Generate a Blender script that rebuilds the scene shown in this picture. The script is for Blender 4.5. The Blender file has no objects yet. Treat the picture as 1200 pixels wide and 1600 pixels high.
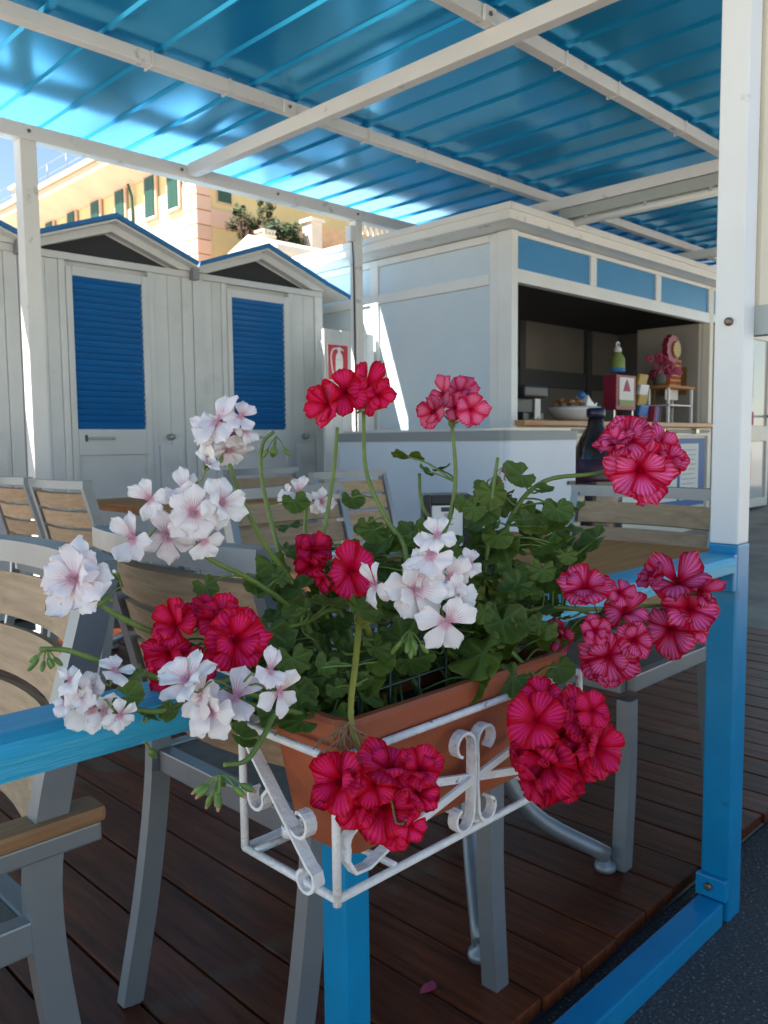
import bpy, bmesh, math, random
from mathutils import Vector, Matrix, Euler
rnd = random.Random(11)
C = bpy.context.scene.collection
SC = bpy.context.scene
R = math.radians

# ------------------------------------------------------------------ camera, world, sun, exposure
cam_d = bpy.data.cameras.new('camera'); cam = bpy.data.objects.new('camera', cam_d); C.objects.link(cam)
SC.camera = cam
_yaw, _pit, _rol = R(45.06), R(-4.88), R(-0.592)
_f = Vector((math.cos(_yaw)*math.cos(_pit), math.sin(_yaw)*math.cos(_pit), math.sin(_pit)))
_r = _f.cross(Vector((0, 0, 1))).normalized(); _u = _r.cross(_f)
_r2 = _r*math.cos(_rol)+_u*math.sin(_rol); _u2 = -_r*math.sin(_rol)+_u*math.cos(_rol)
cam.matrix_world = Matrix(((_r2.x, _u2.x, -_f.x, 0), (_r2.y, _u2.y, -_f.y, 0), (_r2.z, _u2.z, -_f.z, 1.06), (0, 0, 0, 1)))
cam_d.sensor_fit = 'VERTICAL'; cam_d.sensor_height = 24; cam_d.lens = 24*1300/1600
cam_d.clip_start = 0.02; cam_d.clip_end = 1500
cam_d.dof.use_dof = True; cam_d.dof.focus_distance = 0.85; cam_d.dof.aperture_fstop = 11

SUN = Vector((-0.55, 0.265, 0.80)).normalized()
W = bpy.data.worlds.new('World'); SC.world = W; W.use_nodes = True
nt = W.node_tree; bg = nt.nodes['Background']
sky = nt.nodes.new('ShaderNodeTexSky'); sky.sky_type = 'NISHITA'; sky.sun_disc = False
sky.sun_elevation = math.asin(SUN.z); sky.sun_rotation = math.atan2(SUN.x, SUN.y)
sky.air_density = 1.0; sky.dust_density = 0.15; sky.ozone_density = 0.15
nt.links.new(sky.outputs[0], bg.inputs[0]); bg.inputs[1].default_value = 0.068
sl = bpy.data.lights.new('sun', 'SUN'); sl.energy = 5.0; sl.angle = R(0.53); sl.color = (1, 0.95, 0.87)
so = bpy.data.objects.new('sun', sl); C.objects.link(so)
so.rotation_euler = (-SUN).to_track_quat('-Z', 'Y').to_euler(); so.location = (-6, 2, 12)
vs = SC.view_settings; vs.view_transform = 'Standard'; vs.look = 'None'; vs.gamma = 1; vs.exposure = 1.80
vs.use_curve_mapping = False
SC.cycles.max_bounces = 10; SC.cycles.diffuse_bounces = 5; SC.cycles.use_denoising = True
SC.cycles.caustics_reflective = False; SC.cycles.caustics_refractive = False

# ------------------------------------------------------------------ materials
MT = {}
def mat(name, col, rough=0.5, metal=0.0, var=0.0, vscale=8.0, stretch=(1, 1, 1), bump=0.0, bscale=60.0, col2=None, coat=0.0, rand=0.0, spec=0.5, trans=0.0, rvar=0.0, dirt=None):
    m = bpy.data.materials.new(name); m.use_nodes = True; n = m.node_tree; b = n.nodes['Principled BSDF']; L = n.links.new
    b.inputs['Roughness'].default_value = rough; b.inputs['Metallic'].default_value = metal
    b.inputs['Coat Weight'].default_value = coat; b.inputs['Specular IOR Level'].default_value = spec; b.inputs['Coat Roughness'].default_value = 0.08
    b.inputs['Base Color'].default_value = (*col, 1)
    tc = n.nodes.new('ShaderNodeTexCoord'); mp = n.nodes.new('ShaderNodeMapping'); mp.inputs['Scale'].default_value = stretch
    L(tc.outputs['Object'], mp.inputs['Vector'])
    last = None
    if rand or var:
        oi = n.nodes.new('ShaderNodeObjectInfo')
        ad = n.nodes.new('ShaderNodeVectorMath'); ad.operation = 'MULTIPLY_ADD'
        cx = n.nodes.new('ShaderNodeCombineXYZ')
        for k in range(3): L(oi.outputs['Random'], cx.inputs[k])
        L(cx.outputs[0], ad.inputs[0]); ad.inputs[1].default_value = (7.3, 5.1, 9.7); L(mp.outputs[0], ad.inputs[2])
        vec = ad.outputs[0]
    else: vec = mp.outputs[0]
    if var:
        nz = n.nodes.new('ShaderNodeTexNoise'); nz.inputs['Scale'].default_value = vscale; nz.inputs['Detail'].default_value = 6; nz.inputs['Roughness'].default_value = 0.62
        L(vec, nz.inputs['Vector'])
        rp = n.nodes.new('ShaderNodeMapRange'); rp.inputs['From Min'].default_value = 0.3; rp.inputs['From Max'].default_value = 0.7; L(nz.outputs['Fac'], rp.inputs['Value'])
        mx = n.nodes.new('ShaderNodeMix'); mx.data_type = 'RGBA'
        c2 = col2 if col2 else tuple(c*(1-var) for c in col); c1 = col if col2 else tuple(min(1, c*(1+var*0.6)) for c in col)
        mx.inputs['A'].default_value = (*c1, 1); mx.inputs['B'].default_value = (*c2, 1); L(rp.outputs['Result'], mx.inputs['Factor'])
        last = mx.outputs['Result']
        if rvar:
            rr = n.nodes.new('ShaderNodeMapRange'); rr.inputs['To Min'].default_value = max(0.02, rough-rvar); rr.inputs['To Max'].default_value = rough+rvar; L(nz.outputs['Fac'], rr.inputs['Value']); L(rr.outputs['Result'], b.inputs['Roughness'])
    if dirt:
        dz = n.nodes.new('ShaderNodeTexNoise'); dz.inputs['Scale'].default_value = dirt[1]; dz.inputs['Detail'].default_value = 8; L(tc.outputs['Object'], dz.inputs['Vector'])
        dr = n.nodes.new('ShaderNodeMapRange'); dr.inputs['From Min'].default_value = dirt[2]; dr.inputs['From Max'].default_value = dirt[2]+0.06; L(dz.outputs['Fac'], dr.inputs['Value'])
        mx = n.nodes.new('ShaderNodeMix'); mx.data_type = 'RGBA'; mx.inputs['A'].default_value = (*col, 1); mx.inputs['B'].default_value = (*dirt[0], 1)
        if last: L(last, mx.inputs['A'])
        L(dr.outputs['Result'], mx.inputs['Factor']); last = mx.outputs['Result']
    if rand:
        hs = n.nodes.new('ShaderNodeHueSaturation'); rr = n.nodes.new('ShaderNodeMapRange'); rr.inputs['To Min'].default_value = 1-rand; rr.inputs['To Max'].default_value = 1+rand
        L(oi.outputs['Random'], rr.inputs['Value']); L(rr.outputs['Result'], hs.inputs['Value'])
        if last: L(last, hs.inputs['Color'])
        else: hs.inputs['Color'].default_value = (*col, 1)
        last = hs.outputs['Color']
    if last: L(last, b.inputs['Base Color'])
    if bump:
        bz = n.nodes.new('ShaderNodeTexNoise'); bz.inputs['Scale'].default_value = bscale; bz.inputs['Detail'].default_value = 5; L(vec, bz.inputs['Vector'])
        bp = n.nodes.new('ShaderNodeBump'); bp.inputs['Strength'].default_value = bump; bp.inputs['Distance'].default_value = 0.004; L(bz.outputs['Fac'], bp.inputs['Height']); L(bp.outputs['Normal'], b.inputs['Normal'])
    if trans: b.inputs['Transmission Weight'].default_value = trans
    MT[name] = m; return m

mat('white_paint', (0.80, 0.805, 0.785), 0.42, var=0.07, vscale=3, bump=0.05, bscale=30, dirt=((0.5, 0.49, 0.44), 9, 0.66))
mat('cabin_white', (0.66, 0.685, 0.68), 0.5, var=0.09, vscale=2.5, bump=0.12, bscale=30, rand=0.04, dirt=((0.59, 0.61, 0.60), 3, 0.60))
mat('kiosk_panel', (0.57, 0.68, 0.77), 0.38, var=0.05, vscale=2)
mat('kiosk_frame', (0.74, 0.76, 0.76), 0.3, var=0.06, vscale=4)
mat('cream_frame', (0.70, 0.66, 0.57), 0.4, var=0.06, vscale=4)
mat('cream_cloth', (0.76, 0.69, 0.53), 0.8, var=0.06, vscale=6, bump=0.1, bscale=200)
mat('blue_paint', (0.004, 0.235, 0.47), 0.3, var=0.12, vscale=9, bump=0.06, bscale=25, coat=0.1, dirt=((0.03, 0.13, 0.24), 22, 0.665))
mat('blue_rail', (0.025, 0.36, 0.56), 0.36, var=0.16, vscale=7, stretch=(0.5, 6, 6), bump=0.35, bscale=40, dirt=((0.10, 0.17, 0.10), 11, 0.70))
mat('blue_trim', (0.010, 0.16, 0.40), 0.4, var=0.1, vscale=6)
mat('blue_louvre', (0.008, 0.145, 0.43), 0.35, var=0.1, vscale=5, rand=0.06)
mat('blue_panel', (0.04, 0.24, 0.50), 0.35, var=0.06, vscale=3)
mat('blue_board', (0.02, 0.11, 0.33), 0.5)
mat('roof_blue', (0.02, 0.46, 0.86), 0.19, metal=0.5, var=0.06, vscale=1.5, spec=0.4, rvar=0.03)
def sheer(m, k, col):      # a little daylight passes through the thin painted sheet
    n = m.node_tree; t = n.nodes.new('ShaderNodeBsdfTranslucent'); t.inputs['Color'].default_value = (*col, 1); x = n.nodes.new('ShaderNodeMixShader'); x.inputs['Fac'].default_value = k
    n.links.new(n.nodes['Principled BSDF'].outputs[0], x.inputs[1]); n.links.new(t.outputs[0], x.inputs[2]); n.links.new(x.outputs[0], n.nodes['Material Output'].inputs['Surface'])
sheer(MT['roof_blue'], 0.05, (0.01, 0.42, 0.80))
mat('cabin_roof', (0.46, 0.68, 0.80), 0.4, var=0.08, vscale=3)
mat('dark_void', (0.03, 0.032, 0.035), 0.8)
mat('grey_metal', (0.25, 0.27, 0.285), 0.42, metal=0.5, var=0.10, vscale=6, bump=0.03, bscale=80)
mat('steel', (0.45, 0.44, 0.42), 0.3, metal=0.9)
mat('rusty_steel', (0.22, 0.17, 0.13), 0.45, metal=0.7, var=0.4, vscale=60)
mat('lamp_grey', (0.42, 0.46, 0.44), 0.4, var=0.05)
mat('lamp_tube', (0.75, 0.78, 0.76), 0.25)
mat('teak_grey', (0.52, 0.36, 0.215), 0.68, var=0.5, vscale=7, stretch=(14, 0.9, 14), bump=0.35, bscale=14, col2=(0.34, 0.225, 0.13), rand=0.14)
mat('teak_warm', (0.36, 0.20, 0.085), 0.5, var=0.5, vscale=7, stretch=(1, 14, 14), bump=0.25, bscale=14, col2=(0.22, 0.11, 0.05), rand=0.1)
mat('table_wood', (0.60, 0.26, 0.08), 0.55, spec=0.15, var=0.5, vscale=4, stretch=(0.6, 9, 9), col2=(0.38, 0.15, 0.045), bump=0.05, bscale=10)
mat('table_edge', (0.50, 0.16, 0.035), 0.35, var=0.3, vscale=8)
mat('counter_wood', (0.52, 0.25, 0.10), 0.35, var=0.3, vscale=5, stretch=(0.6, 8, 8))
mat('seat_mesh', (0.17, 0.155, 0.13), 0.75, var=0.2, vscale=30, bump=0.4, bscale=300)
mat('deck_wood', (0.155, 0.037, 0.012), 0.36, var=0.5, vscale=5, stretch=(10, 0.8, 10), bump=0.25, bscale=16, col2=(0.040, 0.012, 0.006), rand=0.30, rvar=0.16, spec=0.22, dirt=((0.10, 0.055, 0.035), 2.6, 0.60))
mat('terracotta', (0.36, 0.09, 0.034), 0.5, var=0.22, vscale=5, bump=0.1, bscale=120, dirt=((0.20, 0.07, 0.035), 12, 0.64))
mat('soil', (0.018, 0.012, 0.009), 0.95, var=0.5, vscale=40, bump=0.9, bscale=120)
mat('white_iron', (0.74, 0.74, 0.73), 0.55, var=0.12, vscale=40, bump=0.6, bscale=160, dirt=((0.07, 0.07, 0.075), 70, 0.665))
mat('green_wire', (0.02, 0.045, 0.035), 0.4)
mat('black_plastic', (0.02, 0.02, 0.024), 0.35)
mat('paper', (0.78, 0.77, 0.74), 0.8, var=0.05, vscale=30)
mat('ink', (0.06, 0.06, 0.07), 0.8)
mat('faint_ink', (0.42, 0.41, 0.39), 0.8)
mat('sign_red', (0.50, 0.035, 0.05), 0.45)
mat('sign_white', (0.74, 0.74, 0.74), 0.45)
mat('freezer_white', (0.56, 0.65, 0.76), 0.28, var=0.04, vscale=2)
mat('freezer_rim', (0.22, 0.25, 0.27), 0.4)
mat('asphalt', (0.075, 0.075, 0.075), 0.8, var=0.7, vscale=130, col2=(0.024, 0.024, 0.025), bump=1.0, bscale=130, dirt=((0.24, 0.235, 0.22), 150, 0.60))
mat('sand', (0.56, 0.51, 0.43), 0.9, var=0.15, vscale=0.8)
mat('paving', (0.40, 0.34, 0.27), 0.8, var=0.3, vscale=4, bump=0.2, bscale=60)
mat('plaster_yellow', (0.66, 0.55, 0.28), 0.85, var=0.12, vscale=0.6)
mat('plaster_cream', (0.70, 0.61, 0.45), 0.85, var=0.1, vscale=0.6)
mat('plaster_pink', (0.62, 0.42, 0.31), 0.85, var=0.1, vscale=1)
mat('quoin_pink', (0.64, 0.44, 0.34), 0.85, rand=0.08)
mat('shutter_green', (0.022, 0.085, 0.06), 0.5, rand=0.1)
mat('stucco_old', (0.50, 0.33, 0.20), 0.9, var=0.4, vscale=1.2)
mat('stone_pale', (0.60, 0.55, 0.47), 0.85, var=0.15, vscale=1.5)
mat('bark', (0.10, 0.07, 0.05), 0.9)
mat('bottle_brown', (0.03, 0.017, 0.016), 0.12, coat=0.5)
mat('bottle_blue', (0.012, 0.012, 0.045), 0.3)
mat('ceramic', (0.72, 0.73, 0.75), 0.25)
mat('snack_yellow', (0.40, 0.28, 0.05), 0.4)
mat('snack_blue', (0.03, 0.18, 0.5), 0.4)
mat('snack_red', (0.26, 0.015, 0.045), 0.4)
mat('snack_orange', (0.62, 0.19, 0.04), 0.4)
mat('pink', (0.36, 0.04, 0.10), 0.6)
mat('lime', (0.18, 0.25, 0.06), 0.5)
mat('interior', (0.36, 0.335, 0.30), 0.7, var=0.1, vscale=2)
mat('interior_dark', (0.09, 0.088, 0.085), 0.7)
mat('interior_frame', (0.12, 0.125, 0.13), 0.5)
mat('glass', (0.55, 0.56, 0.54), 0.1, spec=0.7)
mat('brass', (0.4, 0.3, 0.12), 0.3, metal=0.9)

# ------------------------------------------------------------------ mesh helpers
OFF = {}
class MB:
    def __init__(s): s.b = bmesh.new()
    def box(s, x0, x1, y0, y1, z0, z1, bev=0.0):
        r = bmesh.ops.create_cube(s.b, size=1.0); v = r['verts']
        for q in v: q.co = Vector(((x0+x1)/2+q.co.x*(x1-x0), (y0+y1)/2+q.co.y*(y1-y0), (z0+z1)/2+q.co.z*(z1-z0)))
        if bev:
            e = list({e for q in v for e in q.link_edges}); bmesh.ops.bevel(s.b, geom=e, offset=bev, segments=2, affect='EDGES', profile=0.6)
        return s
    def obox(s, c, ax, ay, az, h, bev=0.0):   # oriented box: centre, unit axes, half sizes
        r = bmesh.ops.create_cube(s.b, size=2.0); v = r['verts']; c = Vector(c)
        for q in v: q.co = c+Vector(ax)*q.co.x*h[0]+Vector(ay)*q.co.y*h[1]+Vector(az)*q.co.z*h[2]
        if bev:
            e = list({e for q in v for e in q.link_edges}); bmesh.ops.bevel(s.b, geom=e, offset=bev, segments=2, affect='EDGES', profile=0.6)
        return s
    def prism(s, poly, axis, a, b):            # polygon of 2-tuples extruded along axis ('x','y','z')
        def P(p, t): return {'x': (t, p[0], p[1]), 'y': (p[0], t, p[1]), 'z': (p[0], p[1], t)}[axis]
        A = [s.b.verts.new(P(p, a)) for p in poly]; B = [s.b.verts.new(P(p, b)) for p in poly]; n = len(poly)
        s.b.faces.new(A); s.b.faces.new(B[::-1])
        for i in range(n): s.b.faces.new((A[i], B[i], B[(i+1) % n], A[(i+1) % n]))
        return s
    def tube(s, pts, r, n=8, cap=True, up=None):
        pts = [Vector(p) for p in pts]; rr = r if isinstance(r, (list, tuple)) else [r]*len(pts); rings = []
        prev = None
        for i, p in enumerate(pts):
            t = (pts[min(i+1, len(pts)-1)]-pts[max(i-1, 0)]).normalized()
            if prev is None: a = t.orthogonal().normalized()
            else:
                a = prev-t*prev.dot(t); a = a.normalized() if a.length > 1e-6 else t.orthogonal().normalized()
            prev = a; bb = t.cross(a)
            rings.append([s.b.verts.new(p+(a*math.cos(k*2*math.pi/n)+bb*math.sin(k*2*math.pi/n))*rr[i]) for k in range(n)])
        for i in range(len(rings)-1):
            for k in range(n): s.b.faces.new((rings[i][k], rings[i][(k+1) % n], rings[i+1][(k+1) % n], rings[i+1][k])).smooth = True
        if cap: s.b.faces.new(rings[0][::-1]); s.b.faces.new(rings[-1])
        return s
    def strap(s, pts, side, w, t):             # rectangular bar swept along pts; 'side' is the width direction (fixed)
        pts = [Vector(p) for p in pts]; side = Vector(side).normalized(); rings = []
        for i, p in enumerate(pts):
            tg = (pts[min(i+1, len(pts)-1)]-pts[max(i-1, 0)]).normalized(); nn = tg.cross(side).normalized()
            ww = w[i] if isinstance(w, (list, tuple)) else w; tt = t[i] if isinstance(t, (list, tuple)) else t
            rings.append([s.b.verts.new(p+side*a*ww/2+nn*c*tt/2) for a, c in ((-1, -1), (1, -1), (1, 1), (-1, 1))])
        for i in range(len(rings)-1):
            for k in range(4): s.b.faces.new((rings[i][k], rings[i][(k+1) % 4], rings[i+1][(k+1) % 4], rings[i+1][k]))
        s.b.faces.new(rings[0][::-1]); s.b.faces.new(rings[-1]); return s
    def lathe(s, prof, n=24, c=(0, 0, 0), sx=1, sy=1):
        rings = []
        for r, z in prof: rings.append([s.b.verts.new((c[0]+max(r, 1e-4)*math.cos(k*2*math.pi/n)*sx, c[1]+max(r, 1e-4)*math.sin(k*2*math.pi/n)*sy, c[2]+z)) for k in range(n)])
        for i in range(len(rings)-1):
            for k in range(n): s.b.faces.new((rings[i][k], rings[i][(k+1) % n], rings[i+1][(k+1) % n], rings[i+1][k])).smooth = True
        s.b.faces.new(rings[0][::-1]); s.b.faces.new(rings[-1]); return s
    def ell(s, c, r, ax=None, n=8):
        q = bmesh.ops.create_uvsphere(s.b, u_segments=n, v_segments=max(5, n-2), radius=1.0)['verts']
        M = Vector((0, 0, 1)).rotation_difference(Vector(ax)).to_matrix() if ax else Matrix.Identity(3)
        fs = {f for v in q for f in v.link_faces}
        for v in q: v.co = Vector(c)+M @ Vector((v.co.x*r[0], v.co.y*r[1], v.co.z*r[2]))
        for f in fs: f.smooth = True
        return s
    def quad(s, *p): s.b.faces.new([s.b.verts.new(q) for q in p]); return s
    def build(s, name, m, parent=None, loc=None, fix=True):
        off = OFF.get(parent.name, Vector((0, 0, 0))) if parent else Vector((0, 0, 0))
        if fix: bmesh.ops.recalc_face_normals(s.b, faces=s.b.faces)
        me = bpy.data.meshes.new(name)
        if off.length: bmesh.ops.translate(s.b, verts=s.b.verts, vec=-off)
        s.b.to_mesh(me); s.b.free()
        me.materials.append(MT[m] if isinstance(m, str) else m)
        o = bpy.data.objects.new(name, me); C.objects.link(o)
        if parent: o.parent = parent; OFF[o.name] = off
        if loc: o.location = loc
        return o
def tag(o, label, cat, group=None):
    o['label'] = label; o['category'] = cat
    if group: o['group'] = group
    return o
def thing(name, loc, label, cat, group=None):
    o = bpy.data.objects.new(name, None); C.objects.link(o); o.location = loc; o.empty_display_size = 0.1
    OFF[o.name] = Vector(loc); return tag(o, label, cat, group)
def struct(o): o['kind'] = 'structure'; return o
def inst(src, name, parent, loc, rot=None, scale=None):   # another object on the same mesh data
    o = bpy.data.objects.new(name, src.data if hasattr(src, 'data') else src); C.objects.link(o); o.parent = parent
    off = OFF.get(parent.name, Vector((0, 0, 0))) if parent else Vector((0, 0, 0))
    o.location = Vector(loc)-off; OFF[o.name] = Vector(loc)
    if rot is not None: o.rotation_euler = rot
    if scale: o.scale = scale
    return o
def copy_tree(o, parent=None):
    c = o.copy(); C.objects.link(c); c.parent = parent
    for ch in list(o.children): copy_tree(ch, c)
    return c
def text(s, size, m, name, parent, loc, rot, sx=1.0):
    cu = bpy.data.curves.new('t', 'FONT'); cu.body = s; cu.size = size; cu.align_x = 'CENTER'; cu.align_y = 'CENTER'; cu.extrude = 0.0006; cu.resolution_u = 2
    t = bpy.data.objects.new('t', cu); C.objects.link(t); dg = bpy.context.evaluated_depsgraph_get()
    me = bpy.data.meshes.new_from_object(t.evaluated_get(dg)); bpy.data.objects.remove(t); bpy.data.curves.remove(cu)
    me.materials.clear(); me.materials.append(MT[m]); me.name = name
    o = bpy.data.objects.new(name, me); C.objects.link(o); o.parent = parent
    off = OFF.get(parent.name, Vector((0, 0, 0))); o.location = Vector(loc)-off; o.rotation_euler = rot; o.scale = (sx, 1, 1); return o
def smooth(pts, n=6):                       # Catmull-Rom through points
    P = [Vector(p) for p in pts]; P = [P[0]*2-P[1]]+P+[P[-1]*2-P[-2]]; out = []
    for i in range(1, len(P)-2):
        for k in range(n):
            t = k/n; out.append(0.5*((2*P[i])+(P[i+1]-P[i-1])*t+(2*P[i-1]-5*P[i]+4*P[i+1]-P[i+2])*t*t+(3*P[i]-P[i-1]-3*P[i+1]+P[i+2])*t**3))
    out.append(P[-2]); return out
ZD = 0.06        # deck level
# ------------------------------------------------------------------ ground, deck, paving
struct(MB().box(-300, 300, -300, 300, -0.5, -0.012).build('ground', 'sand'))
struct(MB().box(-2.2, 60, -6, 0.825, -0.3, 0.0).build('road', 'asphalt'))
dk = struct(MB().box(-1.5, 4.42, 0.83, 5.0, -0.01, 0.028).build('deck', 'interior_dark'))
pl = MB().box(-0.061, 0.061, -1.75, 1.75, -0.014, 0.014, 0.003).build('plank', 'deck_wood', dk); pl.location = (-1.43, 2.555, 0.046)
for i in range(1, 46):
    if -1.43+i*0.128 < 4.4: inst(pl, 'plank', dk, (-1.43+i*0.128, 2.555+rnd.uniform(-0.004, 0.004), 0.046+rnd.uniform(-0.0015, 0.0015)))
m = MB(); m.quad((4.43, -3, 0.06), (9.6, -3, 0.40), (9.6, 5.3, 0.40), (4.43, 5.3, 0.06)); m.quad((9.6, -3, 0.40), (60, -3, 0.41), (60, 5.3, 0.41), (9.6, 5.3, 0.40))
m.quad((4.43, -3, 0.0), (4.43, -3, 0.06), (4.43, 5.3, 0.06), (4.43, 5.3, 0.0)); struct(m.build('paving', 'paving'))
struct(MB().box(-20, 4.40, 5.06, 30, 0.0, 0.05).build('pavement', 'paving'))

# ------------------------------------------------------------------ canopy
cn = thing('canopy', (1.785, 0.736, 0), 'white steel canopy frame roofed with glossy blue ribbed metal sheets over the terrace', 'canopy')
p = MB().box(1.755, 1.815, 0.706, 0.766, 0.834, 2.68, 0.004).build('post', 'white_paint', cn); p['label'] = 'white upper half of the near right post'
MB().box(1.753, 1.817, 0.704, 0.768, 0.0, 0.834, 0.005).build('post_base', 'blue_paint', cn)['label'] = 'bright blue lower half of the near right post'
for (x0, x1) in ((1.775, 1.86), (4.085, 4.150)):
    MB().box(x0, x1, 4.345, 4.345+(x1-x0), 0.05, 2.60, 0.005).build('post', 'white_paint', cn)
    MB().box(x0-0.02, x1+0.02, 4.315, 4.44, 0.06, 0.068).build('post_foot', 'white_paint', cn)
for (y, z) in ((0.15, 2.69), (0.736, 2.69), (2.13, 2.69), (3.37, 2.69)):
    MB().box(-2.1, 9.4, y-0.026, y+0.026, z-0.003, z+0.055, 0.003).build('purlin', 'white_paint', cn)
MB().box(-2.1, 9.4, 4.34, 4.415, 2.60, 2.675, 0.004).build('edge_beam', 'white_paint', cn)
for x in (0.57, 2.77, 4.97, 7.2, 9.3):
    MB().box(x-0.029, x+0.029, 0.15, 4.338, 2.612, 2.684, 0.004).build('rafter', 'white_paint', cn)
# clips, bolts and bracket plates
cl = None
for y, z in ((2.13, 2.685), (3.37, 2.685), (4.377, 2.60)):
    for x in (1.95, 2.35, 3.25, 3.7, 4.4):
        if y > 4: loc = (x, 4.338, 2.637)
        else: loc = (x, y, z)
        if cl is None:
            m = MB(); m.strap([(0, -0.034, 0.06), (0, -0.034, -0.004), (0, 0.034, -0.004), (0, 0.034, 0.06)], (1, 0, 0), 0.008, 0.003); cl = m.build('clip', 'white_paint', None); cl.parent = cn; cl.location = Vector(loc)-OFF[cn.name]
        elif y < 4: inst(cl, 'clip', cn, loc)
bt = MB().lathe([(0.009, 0), (0.009, 0.005), (0.004, 0.008)], 10).build('bolt', 'rusty_steel', None); bt.parent = cn; bt.location = Vector((2.70, 4.337, 2.64))-OFF[cn.name]; bt.rotation_euler = (math.pi/2, 0, 0)
inst(bt, 'bolt', cn, (1.7545, 0.735, 1.30), (0, -math.pi/2, 0))
for x in (1.82, 4.10, 3.40): inst(bt, 'bolt', cn, (x, 4.337, 2.64), (math.pi/2, 0, 0))
for y in (2.13, 3.37):
    MB().box(2.66, 2.732, y-0.045, y-0.032, 2.675, 2.735, 0.002).build('bracket', 'white_paint', cn)
    inst(bt, 'bolt', cn, (2.69, y-0.047, 2.705), (math.pi/2, 0, 0))
# ribbed sheets: one metre wide, four ribs each
def sheet(x0, w):
    prof = []; nr = 4; pit = w/nr
    for k in range(nr):
        c = x0+pit*(k+0.5)
        prof += [(c-pit*0.5, 0), (c-0.020, 0), (c-0.009, -0.012), (c+0.009, -0.012), (c+0.020, 0)]
    prof.append((x0+w, 0)); m = MB(); ys = (0.10, 0.6, 1.4, 2.3, 3.2, 4.1, 4.755)
    rows = [[m.b.verts.new((px, y, 2.768+pz+0.0012*math.sin(px*2.1+y*1.3))) for px, pz in prof] for y in ys]
    for a in range(len(ys)-1):
        for i in range(len(prof)-1): m.b.faces.new((rows[a][i], rows[a+1][i], rows[a+1][i+1], rows[a][i+1]))
    o = m.build('roof_sheet', 'roof_blue', cn); md = o.modifiers.new('t', 'SOLIDIFY'); md.thickness = 0.0015; md.offset = 1; return o
for k in range(12): sheet(-2.12+k*0.9985, 0.9985)
# blind rolled up beside the post
aw = thing('roller_blind', (1.87, 0.72, 1.28), 'cream folded roller blind with grey plastic end cap hanging right of the white post', 'blind')
m = MB(); m.prism([(1.822, 0.70), (1.845, 0.69), (1.862, 0.70), (1.862, 0.735), (1.822, 0.735)], 'z', 1.335, 2.7); m.build('fold', 'cream_cloth', aw)
m = MB(); m.prism([(1.866, 0.70), (1.90, 0.68), (1.96, 0.69), (1.975, 0.72), (1.96, 0.745), (1.866, 0.745)], 'z', 1.36, 2.7); m.build('fold', 'cream_cloth', aw)
m = MB(); m.prism([(1.868, 1.40), (1.935, 1.335), (1.96, 1.335), (1.96, 1.42)], 'y', 0.672, 0.678); m.build('flap', 'cream_cloth', aw)
m = MB(); m.prism([(1.813, 1.335), (1.985, 1.335), (1.98, 1.315), (1.90, 1.312), (1.862, 1.30), (1.855, 1.275), (1.818, 1.275)], 'y', 0.672, 0.752); m.build('end_cap', 'lamp_grey', aw)
MB().lathe([(0.012, 0), (0.012, 0.006), (0.005, 0.009)], 12, (1.84, 0.668, 1.30)).build('screw', 'steel', aw)
# strip lamp under the second rafter
lp = thing('strip_lamp', (4.97, 2.75, 2.55), 'long grey fluorescent strip lamp fixed under the canopy rafter beside the kiosk', 'lamp')
MB().box(4.935, 5.005, 2.0, 3.24, 2.535, 2.603, 0.004).build('housing', 'lamp_grey', lp)
MB().tube([(4.97, 2.0, 2.505), (4.97, 3.22, 2.505)], 0.026, 14).build('tube', 'lamp_tube', lp)
for y in (2.2, 2.62, 3.04): MB().box(4.945, 4.995, y-0.012, y+0.012, 2.50, 2.54, 0.003).build('clip', 'lamp_grey', lp)
# junction box and cable on the far post
jb = thing('junction_box', (4.045, 4.36, 2.5), 'small white junction box near the top of the far white post', 'box')
MB().box(4.036, 4.083, 4.345, 4.40, 2.45, 2.56, 0.006).build('box', 'white_paint', jb)
MB().tube(smooth([(4.065, 4.36, 2.45), (4.075, 4.36, 2.2), (4.077, 4.36, 1.4), (4.077, 4.36, 0.4)]), 0.006, 6).build('cable', 'black_plastic', jb)

# ------------------------------------------------------------------ blue railing
rl = thing('railing', (0.65, 0.736, 0), 'bright blue painted railing with wooden top rail and low bottom bar', 'railing')
m = MB(); m.prism([(0.700, 0.779), (0.700, 0.800), (0.706, 0.810), (0.722, 0.814), (0.770, 0.815), (0.776, 0.810), (0.776, 0.779)], 'x', -1.4, 1.735); m.build('top_rail', 'blue_rail', rl)
MB().box(-1.4, 1.735, 0.708, 0.764, 0.0, 0.052, 0.004).build('bottom_rail', 'blue_paint', rl)
MB().box(0.635, 0.675, 0.708, 0.752, 0.052, 0.779, 0.004).build('rail_post', 'blue_paint', rl)
for (z0, z1) in ((0.735, 0.815), (0.052, 0.10)):
    b_ = MB().box(1.7355, 1.7525, 0.704, 0.772, z0, z1, 0.003).build('bracket', 'blue_paint', rl)
for z in (0.76, 0.078):
    o = inst(bt, 'bolt', rl, (1.735, 0.742, z), (0, -math.pi/2, 0))

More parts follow.
